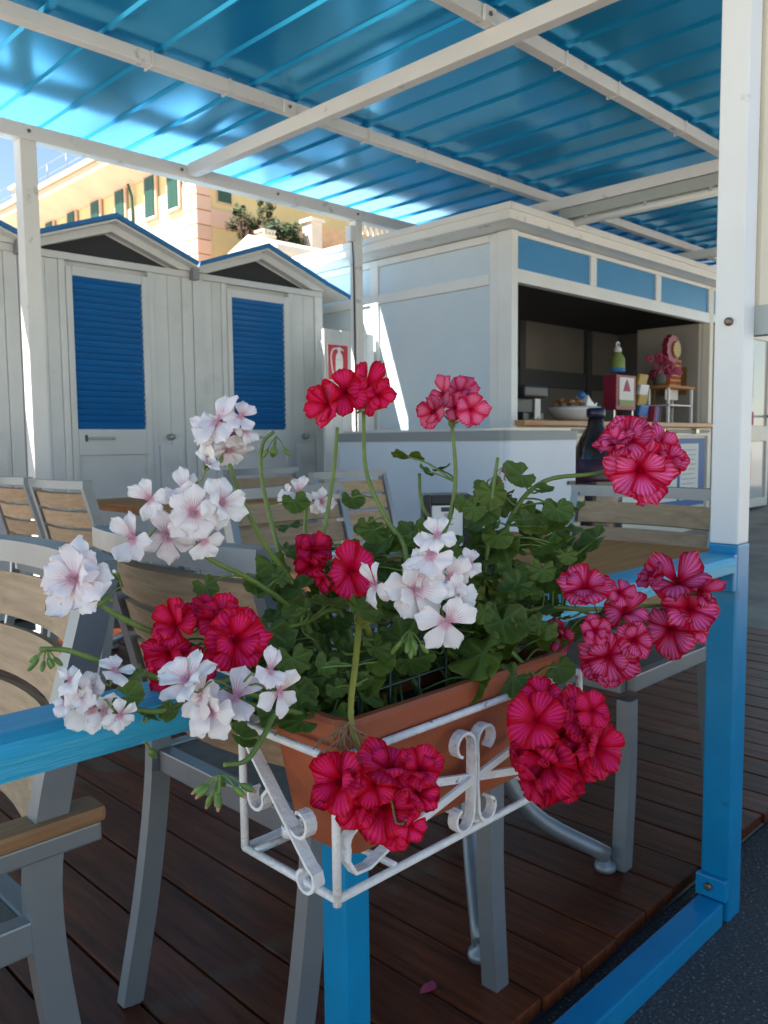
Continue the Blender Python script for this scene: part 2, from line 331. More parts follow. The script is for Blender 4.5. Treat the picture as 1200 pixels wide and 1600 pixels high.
# ------------------------------------------------------------------ bathing cabins
def cabin(x0, x1, dx0, dx1, label, first=False):
    cb = thing('bathing_cabin', ((x0+x1)/2, 4.9, 0.05), label, 'cabin', 'row of bathing cabins')
    xm = (x0+x1)/2
    # body behind the boards, with a gable
    m = MB(); m.prism([(x0+0.01, 0.05), (x1-0.01, 0.05), (x1-0.01, 2.165), (xm, 2.375), (x0+0.01, 2.165)], 'y', 4.93, 6.3); m.build('wall', 'cabin_white', cb)
    # corner stiles and header rail
    for (a, b) in ((x0, x0+0.075), (x1-0.075, x1)): MB().box(a, b, 4.885, 4.93, 0.05, 2.15, 0.003).build('corner_stile', 'cabin_white', cb)
    MB().box(x0, x1, 4.882, 4.93, 2.151, 2.192, 0.003).build('header', 'cabin_white', cb)
    # facing boards left and right of the door
    def boards(a, b):
        n = max(1, round((b-a)/0.095)); w = (b-a)/n
        for k in range(n): MB().box(a+k*w+0.0012, a+(k+1)*w-0.0012, 4.896, 4.932, 0.05, 2.149, 0.002).build('board', 'cabin_white', cb)
    boards(x0+0.077, dx0-0.042); boards(dx1+0.042, x1-0.077)
    for a in (dx0-0.04, dx1+0.004): MB().box(a, a+0.036, 4.884, 4.932, 0.05, 2.149, 0.003).build('door_jamb', 'cabin_white', cb)
    # side hatch with lock
    hx0, hx1 = dx1+0.055, x1-0.10
    h = MB().box(hx0, hx1, 4.886, 4.897, 0.12, 1.045, 0.003).build('hatch', 'cabin_white', cb)
    kx = (hx0+hx1)/2
    lk = MB().lathe([(0.022, 0), (0.022, 0.01), (0.012, 0.03), (0.017, 0.045), (0.001, 0.05)], 14).build('lock', 'steel', None); lk.parent = cb; lk.location = Vector((kx-0.01, 4.894, 1.10))-OFF[cb.name]; lk.rotation_euler = (math.pi/2, 0, 0)
    # door: frame, louvres, lower panel, handle
    d = MB(); d.box(dx0, dx0+0.035, 4.875, 4.905, 0.08, 2.116, 0.003); d.box(dx1-0.045, dx1, 4.875, 4.905, 0.08, 2.116, 0.003)
    d.box(dx0+0.036, dx1-0.046, 4.875, 4.905, 2.062, 2.116, 0.003); d.box(dx0+0.036, dx1-0.046, 4.875, 4.905, 0.99, 1.15, 0.003)
    d.box(dx0+0.036, dx1-0.046, 4.889, 4.905, 0.08, 0.988); dr = d.build('door', 'cabin_white', cb)
    lx0, lx1 = dx0+0.037, dx1-0.047; n = 24; pit = (2.060-1.153)/n
    s0 = MB().obox((0, 0, 0), (1, 0, 0), (0, math.cos(R(58)), -math.sin(R(58))), (0, math.sin(R(58)), math.cos(R(58))), ((lx1-lx0)/2, 0.024, 0.004), 0.002)
    sm = s0.build('louvre_slat', 'blue_louvre', None); sm.parent = dr; sm.location = Vector(((lx0+lx1)/2, 4.892, 1.153+pit*0.5))-OFF[cb.name]
    for k in range(1, n): inst(sm, 'louvre_slat', dr, ((lx0+lx1)/2, 4.892, 1.153+pit*(k+0.5)))
    m = MB(); hxm = dx0+0.18; m.tube(smooth([(hxm-0.07, 4.876, 1.092), (hxm-0.07, 4.845, 1.094), (hxm, 4.838, 1.094), (hxm+0.07, 4.845, 1.094), (hxm+0.07, 4.876, 1.092)]), 0.008, 8); m.build('handle', 'lamp_grey', dr)
    MB().box(dx0+0.075, dx0+0.092, 4.872, 4.876, 1.075, 1.115).build('keyhole', 'black_plastic', dr)
    # gable: dark ventilation opening framed by rakes
    m = MB(); m.prism([(x0+0.10, 2.194), (x1-0.14, 2.194), (xm-0.02, 2.345)], 'y', 4.924, 4.935); m.build('gable_vent', 'dark_void', cb)
    zv, zp = 2.235, 2.44
    for sgn in (-1, 1):
        xe = x0 if sgn < 0 else x1
        m = MB(); m.prism([(xe, 2.194), (xe, zv-0.012), (xm, zp-0.012), (xm, zp-0.085), (xe-sgn*0.10, 2.194)], 'y', 4.868, 4.922); m.build('rake_board', 'cabin_white', cb)
    # roof: two slopes with blue edge trim
    xo0, xo1 = x0-0.0, x1+0.0
    rf = MB(); rf.prism([(xo0+0.004, zv), (xm, zp), (xo1-0.004, zv), (xo1-0.004, zv-0.012), (xm, zp-0.014), (xo0+0.004, zv-0.012)], 'y', 4.80, 6.4); ro = rf.build('roof', 'cabin_roof', cb)
    for sgn in (-1, 1):
        xe = xo0+0.003 if sgn < 0 else xo1-0.003
        m = MB(); m.prism([(xe, zv-0.014), (xe, zv+0.012), (xm, zp+0.014), (xm, zp-0.014)], 'y', 4.788, 4.799); m.build('edge_trim', 'blue_trim', ro)
        m = MB(); m.prism([(xe, zv-0.03), (xe, zv-0.016), (xm, zp-0.02), (xm, zp-0.034)], 'y', 4.801, 4.866); m.build('soffit', 'cabin_white', ro)
    return cb
cA = cabin(1.955, 3.092, 2.23, 2.765, 'white bathing cabin with blue louvred door right of the left canopy post')
cB = cabin(3.098, 4.235, 3.366, 3.903, 'white bathing cabin with blue louvred door at the right end of the row')
cC = cabin(0.812, 1.949, 1.094, 1.628, 'white bathing cabin mostly cut off at the left picture edge')
# grey gutters in the valleys between the cabins; overhang of the last roof
for i, x in enumerate((1.952, 3.095)):
    MB().box(x-0.022, x+0.022, 4.83, 6.2, 2.135, 2.212).build('gutter', 'grey_metal', (cA, cB)[i])
m = MB(); m.prism([(4.236, 2.229), (4.236, 2.241), (4.43, 2.176), (4.43, 2.164)], 'y', 4.80, 6.4); m.build('eave', 'cabin_roof', cB)
m = MB(); m.prism([(4.236, 2.221), (4.236, 2.247), (4.44, 2.180), (4.44, 2.154)], 'y', 4.788, 4.799); m.build('eave_trim', 'blue_trim', cB)
MB().box(4.431, 4.443, 4.80, 6.4, 2.150, 2.182).build('eave_trim', 'blue_trim', cB)
m = MB(); m.prism([(4.237, 2.205), (4.237, 2.219), (4.43, 2.16), (4.43, 2.146)], 'y', 4.801, 6.38); m.build('soffit', 'cabin_white', cB)
# fence panel with the extinguisher sign
fe = thing('board_fence', (4.2, 4.56, 0.05), 'low white board fence between the last cabin and the kiosk', 'fence')
for k in range(6):
    MB().box(3.955+k*0.083, 3.955+k*0.083+0.081, 4.55, 4.575, 0.06, 1.862-0.004*(k % 2), 0.003).build('board', 'cabin_white', fe)
MB().box(3.95, 4.45, 4.577, 4.61, 1.72, 1.78).build('back_rail', 'cabin_white', fe)
sg = thing('fire_extinguisher_sign', (4.075, 4.545, 1.6), 'red and white fire extinguisher sign fixed to the white board fence', 'sign')
MB().box(3.975, 4.178, 4.540, 4.5475, 1.40, 1.76, 0.002).build('plate', 'sign_white', sg)
MB().box(3.982, 4.171, 4.5375, 4.5395, 1.505, 1.753).build('red_field', 'sign_red', sg)
m = MB(); m.prism([(4.050, 1.512), (4.120, 1.512), (4.120, 1.655), (4.112, 1.685), (4.098, 1.700), (4.072, 1.700), (4.058, 1.685), (4.050, 1.655)], 'y', 4.535, 4.537)
m.prism([(4.074, 1.700), (4.098, 1.700), (4.100, 1.722), (4.128, 1.712), (4.130, 1.720), (4.096, 1.738), (4.066, 1.738)], 'y', 4.535, 4.537)
m.strap(smooth([(4.07, 4.536, 1.728), (4.03, 4.536, 1.722), (4.008, 4.536, 1.68), (4.010, 4.536, 1.62), (4.022, 4.536, 1.56), (4.034, 4.536, 1.53)]), (0, 1, 0), 0.002, 0.011)
m.build('pictogram', 'sign_white', sg)
for z in (1.648, 1.525): MB().box(4.050, 4.120, 4.5335, 4.5345, z, z+0.003).build('line', 'faint_ink', sg)
text('ESTINTORE', 0.033, 'ink', 'lettering', sg, (4.077, 4.5395, 1.482), (math.pi/2, 0, 0), 0.9)
text('N.', 0.03, 'ink', 'lettering', sg, (4.03, 4.5395, 1.44), (math.pi/2, 0, 0))
# ------------------------------------------------------------------ kiosk
ks = thing('kiosk', (4.48, 3.3, 0), 'white panelled kiosk with open serving hatch and a row of blue panels', 'kiosk')
# left side wall: posts, rails, panels (plane x = 4.482)
ys = [3.296, 4.57, 5.85]
for i, y in enumerate(ys):
    w0, w1 = (3.396, 3.476) if i == 0 else (y-0.04, y+0.04)
    MB().box(4.478, 4.52, w0, w1, 0.08, 2.41, 0.003).build('frame_post', 'kiosk_frame', ks)
MB().box(4.462, 4.53, 3.282, 3.394, 0.05, 2.41, 0.004).build('corner_post', 'kiosk_frame', ks)
for a, b in ((3.478, 4.528), (4.612, 5.808)):
    for z0, z1 in ((2.085, 2.155), (2.36, 2.41), (0.08, 0.16)): MB().box(4.479, 4.515, a, b, z0, z1, 0.003).build('frame_rail', 'kiosk_frame', ks)
    MB().box(4.494, 4.51, a, b, 0.162, 2.083).build('wall_panel', 'kiosk_panel', ks)
    MB().box(4.494, 4.51, a, b, 2.157, 2.358).build('wall_panel', 'kiosk_panel', ks)
# front: posts, lintel, blue panels, apron (plane y = 3.296)
for x in (7.445, 9.25): MB().box(x, x+0.07, 3.288, 3.36, 0.05, 2.41, 0.004).build('frame_post', 'cream_frame', ks)
MB().box(4.532, 7.443, 3.29, 3.35, 2.085, 2.172, 0.004).build('lintel', 'kiosk_frame', ks)
MB().box(7.517, 9.248, 3.29, 3.35, 2.10, 2.172, 0.004).build('lintel', 'kiosk_frame', ks)
MB().box(4.532, 9.248, 3.29, 3.35, 2.38, 2.41, 0.003).build('top_rail', 'kiosk_frame', ks)
xs = [4.532, 5.43, 5.515, 6.425, 6.515, 7.415, 7.505, 8.4, 8.49, 9.248]
for k in range(0, 10, 2):
    MB().box(xs[k], xs[k+1], 3.306, 3.33, 2.173, 2.379).build('blue_panel', 'blue_panel', ks)
    if k: MB().box(xs[k-1]+0.002, xs[k]-0.002, 3.29, 3.345, 2.173, 2.379, 0.003).build('mullion', 'kiosk_frame', ks)
MB().box(4.50, 7.60, 3.20, 3.62, 1.150, 1.188, 0.006).build('counter', 'counter_wood', ks)
MB().box(4.532, 7.443, 3.285, 3.35, 1.075, 1.148, 0.003).build('apron_rail', 'cream_frame', ks)
MB().box(4.532, 7.443, 3.31, 3.335, 0.10, 1.073).build('apron_panel', 'cream_frame', ks)
MB().tube([(4.6, 3.27, 1.115), (7.42, 3.27, 1.115)], 0.012, 8).build('shutter_bar', 'lamp_grey', ks)
for x in (6.55, 7.15): MB().box(x-0.03, x+0.03, 3.245, 3.284, 1.095, 1.14, 0.005).build('latch', 'steel', ks)
# inner reveal and room
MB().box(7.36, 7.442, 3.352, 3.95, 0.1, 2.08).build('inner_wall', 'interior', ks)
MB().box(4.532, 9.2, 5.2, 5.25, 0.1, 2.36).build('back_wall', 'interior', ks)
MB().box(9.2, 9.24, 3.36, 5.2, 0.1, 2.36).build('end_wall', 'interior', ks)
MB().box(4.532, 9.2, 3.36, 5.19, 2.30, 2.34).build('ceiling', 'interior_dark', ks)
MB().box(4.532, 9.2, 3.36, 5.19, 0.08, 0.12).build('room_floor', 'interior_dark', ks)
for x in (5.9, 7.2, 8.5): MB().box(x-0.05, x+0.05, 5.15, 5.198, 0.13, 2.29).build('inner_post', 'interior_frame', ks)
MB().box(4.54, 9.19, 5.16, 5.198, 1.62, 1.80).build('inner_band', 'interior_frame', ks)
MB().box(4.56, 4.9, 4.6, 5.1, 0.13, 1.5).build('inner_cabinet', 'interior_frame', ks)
# roof with overhanging fascia
m = MB(); m.box(4.257, 9.5, 3.146, 6.0, 2.416, 2.50, 0.006); m.build('roof', 'white_paint', ks)
MB().box(4.245, 9.52, 3.130, 3.1445, 2.47, 2.512, 0.003).build('drip_edge', 'white_paint', ks)
MB().box(4.243, 4.2555, 3.130, 6.0, 2.47, 2.512, 0.003).build('drip_edge', 'white_paint', ks)
# door right of the hatch
kd = MB().box(8.08, 8.15, 3.27, 3.31, 0.36, 2.09, 0.003); kd.box(8.79, 8.86, 3.27, 3.31, 0.36, 2.09, 0.003); kd.box(8.151, 8.789, 3.27, 3.31, 2.02, 2.09, 0.003); kd.box(8.151, 8.789, 3.27, 3.31, 1.02, 1.17, 0.003); kd.box(8.151, 8.789, 3.27, 3.31, 0.36, 0.45, 0.003)
kdo = kd.build('door', 'cream_frame', ks)
for z0, z1 in ((0.452, 1.018), (1.172, 2.018)): MB().box(8.152, 8.788, 3.288, 3.294, z0, z1).build('pane', 'glass', kdo)
MB().box(7.6, 8.05, 3.30, 3.33, 0.3, 2.09).build('wall_panel', 'cream_frame', ks)
MB().tube(smooth([(8.80, 3.27, 1.27), (8.80, 3.22, 1.27), (8.74, 3.215, 1.27), (8.69, 3.22, 1.27)]), 0.012, 8).build('handle', 'black_plastic', kdo)
MB().box(8.22, 8.46, 3.284, 3.287, 1.42, 1.86).build('notice', 'paper', kdo)
MB().box(8.20, 8.48, 3.284, 3.287, 1.18, 1.31).build('notice', 'pink', kdo)
for k, mm in enumerate(('lime', 'snack_yellow', 'snack_orange', 'sign_red')): MB().box(8.24, 8.44, 3.284, 3.287, 0.86-k*0.075, 0.93-k*0.075).build('sticker', mm, kdo)
# notice boards below the counter
for i, (a, b) in enumerate(((5.35, 6.35), (6.42, 7.40))):
    nb = thing('notice_board', ((a+b)/2, 3.305, 0.5), ('blue notice board behind the large dark bottle under the kiosk counter', 'blue notice board with two pale sheets under the right end of the kiosk counter')[i], 'notice board')
    MB().box(a, b, 3.292, 3.308, 0.46, 1.055, 0.003).build('board', 'blue_board', nb)
    for q0, q1 in ((0.08, 0.44), (0.50, 0.86)):
        x0, x1 = a+(b-a)*q0, a+(b-a)*q1; sh = MB().box(x0, x1, 3.288, 3.2915, 0.52, 1.01).build('sheet', 'paper', nb)
        if q0 < 0.2: MB().box(x0+0.02, x1-0.02, 3.2865, 3.2878, 0.80, 0.92).build('picture', 'snack_orange', sh)
        else:
            for k in range(9): MB().box(x0+0.03, x1-0.04-0.02*(k % 3), 3.2868, 3.2878, 0.95-k*0.042, 0.957-k*0.042).build('printed_line', 'faint_ink', sh)
# things on and around the counter (counter top z = 1.188)
cz = 1.188
o = thing('coffee_machine', (4.86, 3.44, cz), 'black machine with white tag at the left end of the kiosk counter', 'machine')
m = MB(); m.box(4.70, 4.95, 3.36, 3.58, cz, cz+0.06, 0.008); m.box(4.70, 4.95, 3.46, 3.58, cz+0.06, cz+0.16, 0.006); m.box(4.69, 4.97, 3.34, 3.58, cz+0.16, cz+0.24, 0.015); m.build('body', 'black_plastic', o)
m = MB(); m.prism([(4.80, cz+0.012), (4.825, cz+0.012), (4.835, cz+0.03), (4.845, cz+0.012), (4.87, cz+0.012), (4.865, cz+0.15), (4.805, cz+0.15)], 'y', 3.333, 3.337); m.build('tag', 'paper', o)
o = thing('snail_bowl', (5.45, 3.42, cz), 'white ceramic bowl with raised side on the kiosk counter', 'bowl')
m = MB(); m.lathe([(0.08, 0), (0.15, 0.03), (0.20, 0.09), (0.195, 0.11), (0.19, 0.10), (0.14, 0.05), (0.02, 0.04)], 24, (5.43, 3.42, cz)); m.build('bowl', 'ceramic', o)
m = MB(); m.prism([(5.50, cz+0.10), (5.635, cz+0.10), (5.66, cz+0.15), (5.62, cz+0.13), (5.56, cz+0.17), (5.53, cz+0.2)], 'y', 3.36, 3.46); m.build('raised_side', 'ceramic', o)
m = MB()
for k in range(14): m.ell((5.37+rnd.uniform(-.09, .12), 3.42+rnd.uniform(-.08, .08), cz+0.11+rnd.uniform(0, .05)), (.03, .03, .02), None, 7)
m.build('wrapped_sweets', 'teak_warm', o)
MB().ell((5.50, 3.40, cz+0.20), (.03, .03, .03), None, 8).build('blue_wrapper', 'snack_blue', o)
o = thing('red_display', (6.17, 3.45, cz), 'red display box with white and green label on the kiosk counter', 'display')
MB().box(6.01, 6.32, 3.40, 3.52, cz+0.10, cz+0.38, 0.006).build('box', 'snack_red', o)
MB().box(6.05, 6.28, 3.395, 3.399, cz+0.13, cz+0.36).build('label_panel', 'paper', o)
m = MB(); m.prism([(6.11, cz+0.25), (6.22, cz+0.25), (6.19, cz+0.31), (6.165, cz+0.345), (6.14, cz+0.31)], 'y', 3.391, 3.3945); m.build('emblem', 'pink', o)
MB().box(6.05, 6.28, 3.391, 3.3945, cz+0.13, cz+0.18).build('green_band', 'lime', o)
for x in (6.02, 6.31): MB().box(x-0.01, x+0.01, 3.42, 3.5, cz, cz+0.10).build('foot', 'steel', o)
o = thing('toy_bottle', (6.11, 3.45, cz+0.402), 'pale bottle of sweets with ring top standing on the red display', 'bottle')
m = MB(); m.lathe([(0.055, 0), (0.06, 0.02), (0.058, 0.11), (0.03, 0.15), (0.028, 0.16)], 14, (6.11, 3.45, cz+0.402)); m.build('body', 'lime', o)
MB().lathe([(0.059, 0), (0.06, 0.03)], 14, (6.11, 3.45, cz+0.403), 1.02, 1.02).build('base_band', 'snack_blue', o)
m = MB(); m.lathe([(0.031, 0.16), (0.03, 0.19), (0.02, 0.2)], 12, (6.11, 3.45, cz+0.402)); m.tube([(6.11+0.022*math.cos(t*0.6), 3.45, cz+0.622+0.022*math.sin(t*0.6)) for t in range(11)], 0.006, 6); m.build('ring_cap', 'ceramic', o)
o = thing('snack_rack', (6.5, 3.45, cz), 'wire rack hung with bright snack bags beside the red display', 'rack')
m = MB(); m.tube([(6.47, 3.5, cz), (6.47, 3.5, cz+0.44)], 0.008, 6); m.box(6.38, 6.58, 3.42, 3.56, cz, cz+0.012); m.build('stand', 'steel', o)
for k, mm in enumerate(('snack_yellow', 'ceramic', 'snack_yellow', 'snack_blue', 'snack_red')):
    m = MB(); zz = cz+0.36-k*0.085; m.obox((6.49+0.02*(k % 2), 3.44, zz), (1, 0, 0), (0, 0.97, 0.24), (0, -0.24, 0.97), (0.075, 0.018, 0.048), 0.012); m.build('snack_bag', mm, o)
for k, mm in enumerate(('pink', 'snack_blue', 'snack_red', 'bottle_blue')):
    t = thing('candy_packet', (6.64+k*0.035, 3.42, cz), ('pink', 'blue', 'red', 'dark blue')[k]+' candy packet leaning in the row on the kiosk counter', 'packet', 'candy packets on the counter')
    MB().obox((6.64+k*0.035, 3.42, cz+0.075), (0.97, 0, -0.25), (0, 1, 0), (0.25, 0, 0.97), (0.012, 0.03, 0.07), 0.003).build('wrapper', mm, t)
o = thing('small_shelf', (7.03, 3.45, cz), 'small white framed shelf on the right end of the kiosk counter', 'shelf')
for x in (6.81, 7.25):
    for y in (3.36, 3.54): MB().box(x-0.01, x+0.01, y-0.01, y+0.01, cz, cz+0.30).build('leg', 'kiosk_frame', o)
MB().box(6.78, 7.28, 3.34, 3.56, cz+0.302, cz+0.325, 0.003).build('top_board', 'table_wood', o)
MB().box(6.80, 7.26, 3.35, 3.55, cz+0.15, cz+0.16).build('shelf_board', 'kiosk_frame', o)
MB().box(6.98, 7.22, 3.47, 3.475, cz+0.21, cz+0.30).build('card', 'paper', o)
st = cz+0.326
o = thing('orange_stand', (7.08, 3.45, st), 'orange lattice tower with a red and yellow sunburst disc on the small shelf', 'display')
m = MB()
for k in range(5): m.box(6.99+k*0.045, 6.999+k*0.045, 3.43, 3.47, st, st+0.24)
for k in range(6): m.box(6.985, 7.185, 3.428, 3.472, st+0.005+k*0.043, st+0.015+k*0.043)
m.build('lattice', 'snack_orange', o)
def star(cx, cz_, r, y0, y1, n=12): return MB().prism([(cx+r*(1 if k % 2 else 0.88)*math.cos(k*math.pi/n), cz_+r*(1 if k % 2 else 0.88)*math.sin(k*math.pi/n)) for k in range(2*n)], 'y', y0, y1)
star(7.02, st+0.32, 0.13, 3.42, 3.47).build('disc', 'snack_red', o); star(7.06, st+0.32, 0.075, 3.405, 3.419).build('disc_centre', 'snack_yellow', o)
o = thing('counter_flowers', (6.78, 3.45, st), 'dark vase of pink flowers beside the orange tower in the kiosk', 'flowers')
MB().lathe([(0.05, 0), (0.06, 0.06), (0.035, 0.10), (0.045, 0.12)], 14, (6.82, 3.45, st)).build('vase', 'interior_dark', o)
for k in range(26):
    a = rnd.uniform(0, 6.28); q = rnd.uniform(0, 0.2)
    if k == 0:
        fm = MB()
        for j in range(5): fm.ell((0.02*math.cos(j*1.257), 0.02*math.sin(j*1.257), 0), (.018, .018, .008), None, 6)
        f0 = fm.build('bloom', 'pink', None); f0.parent = o; f0.location = (0, -0.05, 0.18)
    else: inst(f0, 'bloom', o, (6.80+q*1.2*math.cos(a), 3.42+0.08*math.sin(a*3), st+0.16+q*0.45*math.sin(a)), (rnd.uniform(.6, 2), rnd.uniform(-.6, .6), a))
m = MB()
for k in range(10):
    a = k*0.63; m.tube([(6.82, 3.45, st+0.1), (6.80+0.15*math.cos(a), 3.44, st+0.16+0.05*math.sin(a))], 0.003, 5)
m.build('stem', 'shutter_green', o)
o = thing('cutting_board', (7.34, 3.6, cz), 'brown board leaning against the inner kiosk wall', 'board')
MB().box(7.345, 7.358, 3.45, 3.72, 1.45, 1.70).build('panel', 'teak_warm', o); MB().box(7.335, 7.357, 3.76, 3.80, cz, 1.70).build('pole', 'teak_grey', o)
for k in range(2): 
    t = tag(MB().lathe([(0.001, 0), (0.05, 0.0), (0.045, 0.03), (0.02, 0.05)], 14, (4.62, 3.7, 1.42+k*0.26)).build('pale_cup', 'ceramic', None), ('lower', 'upper')[k]+' pale cup hanging at the left edge of the kiosk hatch', 'cup', 'cups at the hatch edge')
mat('label_dark', (0.10, 0.012, 0.02), 0.3, var=0.8, vscale=7, col2=(0.02, 0.02, 0.07))
# tall dark bottle standing before the kiosk
o = thing('giant_bottle', (4.95, 2.95, 0.1), 'tall dark brown bottle-shaped container with blue cap standing before the kiosk', 'bottle')
m = MB(); m.lathe([(0.15, 0.0), (0.185, 0.03), (0.19, 0.25), (0.175, 0.45), (0.185, 0.70), (0.17, 0.82), (0.10, 0.97), (0.055, 1.05), (0.05, 1.10)], 28, (4.95, 2.95, 0.1)); m.build('body', 'bottle_brown', o)
MB().lathe([(0.055, 1.10), (0.062, 1.11), (0.062, 1.155), (0.05, 1.165)], 20, (4.95, 2.95, 0.1)).build('cap', 'bottle_blue', o)
m = MB(); m.lathe([(0.1865, 0.68), (0.1880, 0.70), (0.1745, 0.82), (0.17, 0.825)], 28, (4.95, 2.95, 0.1)); m.build('label_band', 'label_dark', o)
# chest freezer
o = thing('chest_freezer', (3.85, 3.27, 0.06), 'white chest freezer with grey rim standing before the kiosk corner', 'freezer')
def rrect(x0, x1, y0, y1, r, n=6):
    P = []
    for (cx, cy, a0) in ((x1-r, y1-r, 0), (x0+r, y1-r, 90), (x0+r, y0+r, 180), (x1-r, y0+r, 270)):
        for k in range(n+1): a = R(a0+90*k/n); P.append((cx+r*math.cos(a), cy+r*math.sin(a)))
    return P
MB().prism(rrect(3.50, 4.20, 2.61, 3.93, 0.05), 'z', 0.10, 1.055).build('body', 'freezer_white', o)
MB().prism(rrect(3.492, 4.208, 2.602, 3.938, 0.05), 'z', 1.056, 1.108).build('rim', 'freezer_rim', o)
MB().prism(rrect(3.52, 4.18, 2.63, 3.91, 0.05), 'z', 1.109, 1.122).build('lid', 'glass', o)
for x in (3.56, 4.14):
    for y in (2.68, 3.86): MB().lathe([(0.03, 0), (0.03, 0.04)], 12, (x, y, 0.06)).build('castor', 'black_plastic', o)
MB().box(4.08, 4.15, 2.600, 2.609, 0.80, 0.822, 0.002).build('vent', 'black_plastic', o)
MB().lathe([(0.008, 0), (0.008, 0.006)], 10, (3.4985, 3.55, 0.82)).build('drain_plug', 'black_plastic', o)

# ------------------------------------------------------------------ chairs
def make_chair(arms):
    t = thing('garden_chair', (0, 0, 0), '', 'chair', 'aluminium and teak terrace chairs'); W2 = 0.22
    rl_ = smooth([(-0.045, 0), (0.0, 0.22), (0.028, 0.45), (0.01, 0.60), (-0.055, 0.835)], 5)
    for s in (-1, 1):
        MB().strap([(p[0], s*W2, p[1]) for p in rl_], (0, 1, 0), 0.025, [0.038]*len(rl_)).build('rear_leg', 'grey_metal', t)
        MB().strap(smooth([(0.45, s*W2, 0), (0.435, s*W2, 0.22), (0.435, s*W2, 0.40 if not arms else 0.520)], 5), (0, 1, 0), 0.034, 0.036).build('front_leg', 'grey_metal', t)
        MB().box(0.03, 0.418, s*W2-0.012, s*W2+0.012, 0.415, 0.455, 0.003).build('seat_rail', 'grey_metal', t)
        if arms:
            MB().box(-0.04, 0.47, s*W2-0.017, s*W2+0.017, 0.524, 0.547, 0.003).build('arm_bar', 'grey_metal', t)
            MB().box(-0.045, 0.48, s*W2-0.022, s*W2+0.022, 0.548, 0.568, 0.006).build('armrest', 'teak_warm', t)
    for x in (0.035, 0.43): MB().box(x-0.014, x+0.014, -W2+0.0135, W2-0.0135, 0.412, 0.452, 0.003).build('seat_rail', 'grey_metal', t)
    MB().box(0.05, 0.415, -W2+0.013, W2-0.013, 0.443, 0.450).build('seat', 'seat_mesh', t)
    bow = lambda u: -0.035*(1-u*u)
    def backx(z): 
        for a, b in zip(rl_, rl_[1:]):
            if a[1] <= z <= b[1]: return a[0]+(b[0]-a[0])*(z-a[1])/(b[1]-a[1])
        return rl_[-1][0]
    ub = Vector((-0.26, 0, 0.965)).normalized()
    MB().strap([(backx(0.835)+bow(u)-bow(1), u*(W2+0.012), 0.845) for u in [k/5-1 for k in range(11)]], (1, 0, 0), 0.040, 0.032).build('top_rail', 'grey_metal', t)
    for k in range(4):
        z = 0.562+k*0.073
        MB().strap([(backx(z)+bow(u)-bow(1), u*(W2-0.014), z) for u in [q/5-1 for q in range(11)]], ub, 0.062, 0.016).build('back_slat', 'teak_grey', t)
    return t
ch0 = make_chair(False); ar0 = make_chair(True)
used = set()
def chair(src, x, y, rot, label):
    o = src if src.name not in used else copy_tree(src); used.add(src.name)
    o.location = (x, y, ZD); o.rotation_euler = (0, 0, R(rot)); o['label'] = label; return o
chair(ar0, 0.40, 1.165, 180, 'armchair with teak armrest in the left foreground behind the blue rail')
chair(ch0, 0.715, 1.11, 0, 'chair whose seat shows right under the flowers, at the left end of the brown table')
chair(ch0, 2.155, 1.155, 180, 'chair at the right end of the brown table next to the white and blue post')
chair(ch0, 1.615, 2.0, -90, 'chair facing the camera across the brown table, behind the crimson and white flowers')
chair(ch0, 2.65, 2.83, -90, 'chair standing against the white freezer')
chair(ch0, 2.66, 3.52, -90, 'chair farthest back, half hidden right of the cabin door')
chair(ch0, 1.475, 3.25, 2, 'chair in front of the left canopy post, second from the left edge')
chair(ch0, 1.50, 3.82, -2, 'chair cut by the left picture edge before the cabins')

# ------------------------------------------------------------------ tables
def make_table(x0, x1, y0, y1, cx, cy, z, label):
    t = thing('terrace_table', (cx, cy, ZD), label, 'table', 'terrace tables')
    MB().box(x0, x1, y0, y1, z-0.012, z, 0.003).build('tabletop', 'table_wood', t)
    MB().box(x0+0.001, x1-0.001, y0+0.001, y1-0.001, z-0.034, z-0.0125, 0.003).build('edge_band', 'table_edge', t)
    MB().tube([(cx, cy, 0.30), (cx, cy, z-0.035)], 0.035, 16).build('column', 'grey_metal', t)
    MB().box(cx-0.2, cx+0.2, cy-0.03, cy+0.03, z-0.060, z-0.035).build('top_plate', 'grey_metal', t)
    for sx in (-1, 1):
        for sy in (-1, 1):
            P = smooth([(cx+sx*0.02, cy+sy*0.02, 0.52), (cx+sx*0.045, cy+sy*0.045, 0.36), (cx+sx*0.11, cy+sy*0.11, 0.20), (cx+sx*0.235, cy+sy*0.235, 0.095)], 5)
            lg = MB().tube(P, [0.019]*len(P), 10).build('leg', 'grey_metal', t)
            MB().lathe([(0.024, 0.0), (0.026, 0.006), (0.024, 0.016), (0.010, 0.022), (0.010, 0.034)], 16, (cx+sx*0.232, cy+sy*0.232, ZD+0.001)).build('foot', 'grey_metal', lg)
    return t
make_table(1.08, 2.03, 0.84, 1.56, 1.44, 1.19, 0.785, 'brown wood table behind the flowers with napkin dispenser on it')
make_table(1.80, 2.45, 3.10, 3.95, 2.12, 3.55, 0.785, 'wood table before the cabins at the back left')
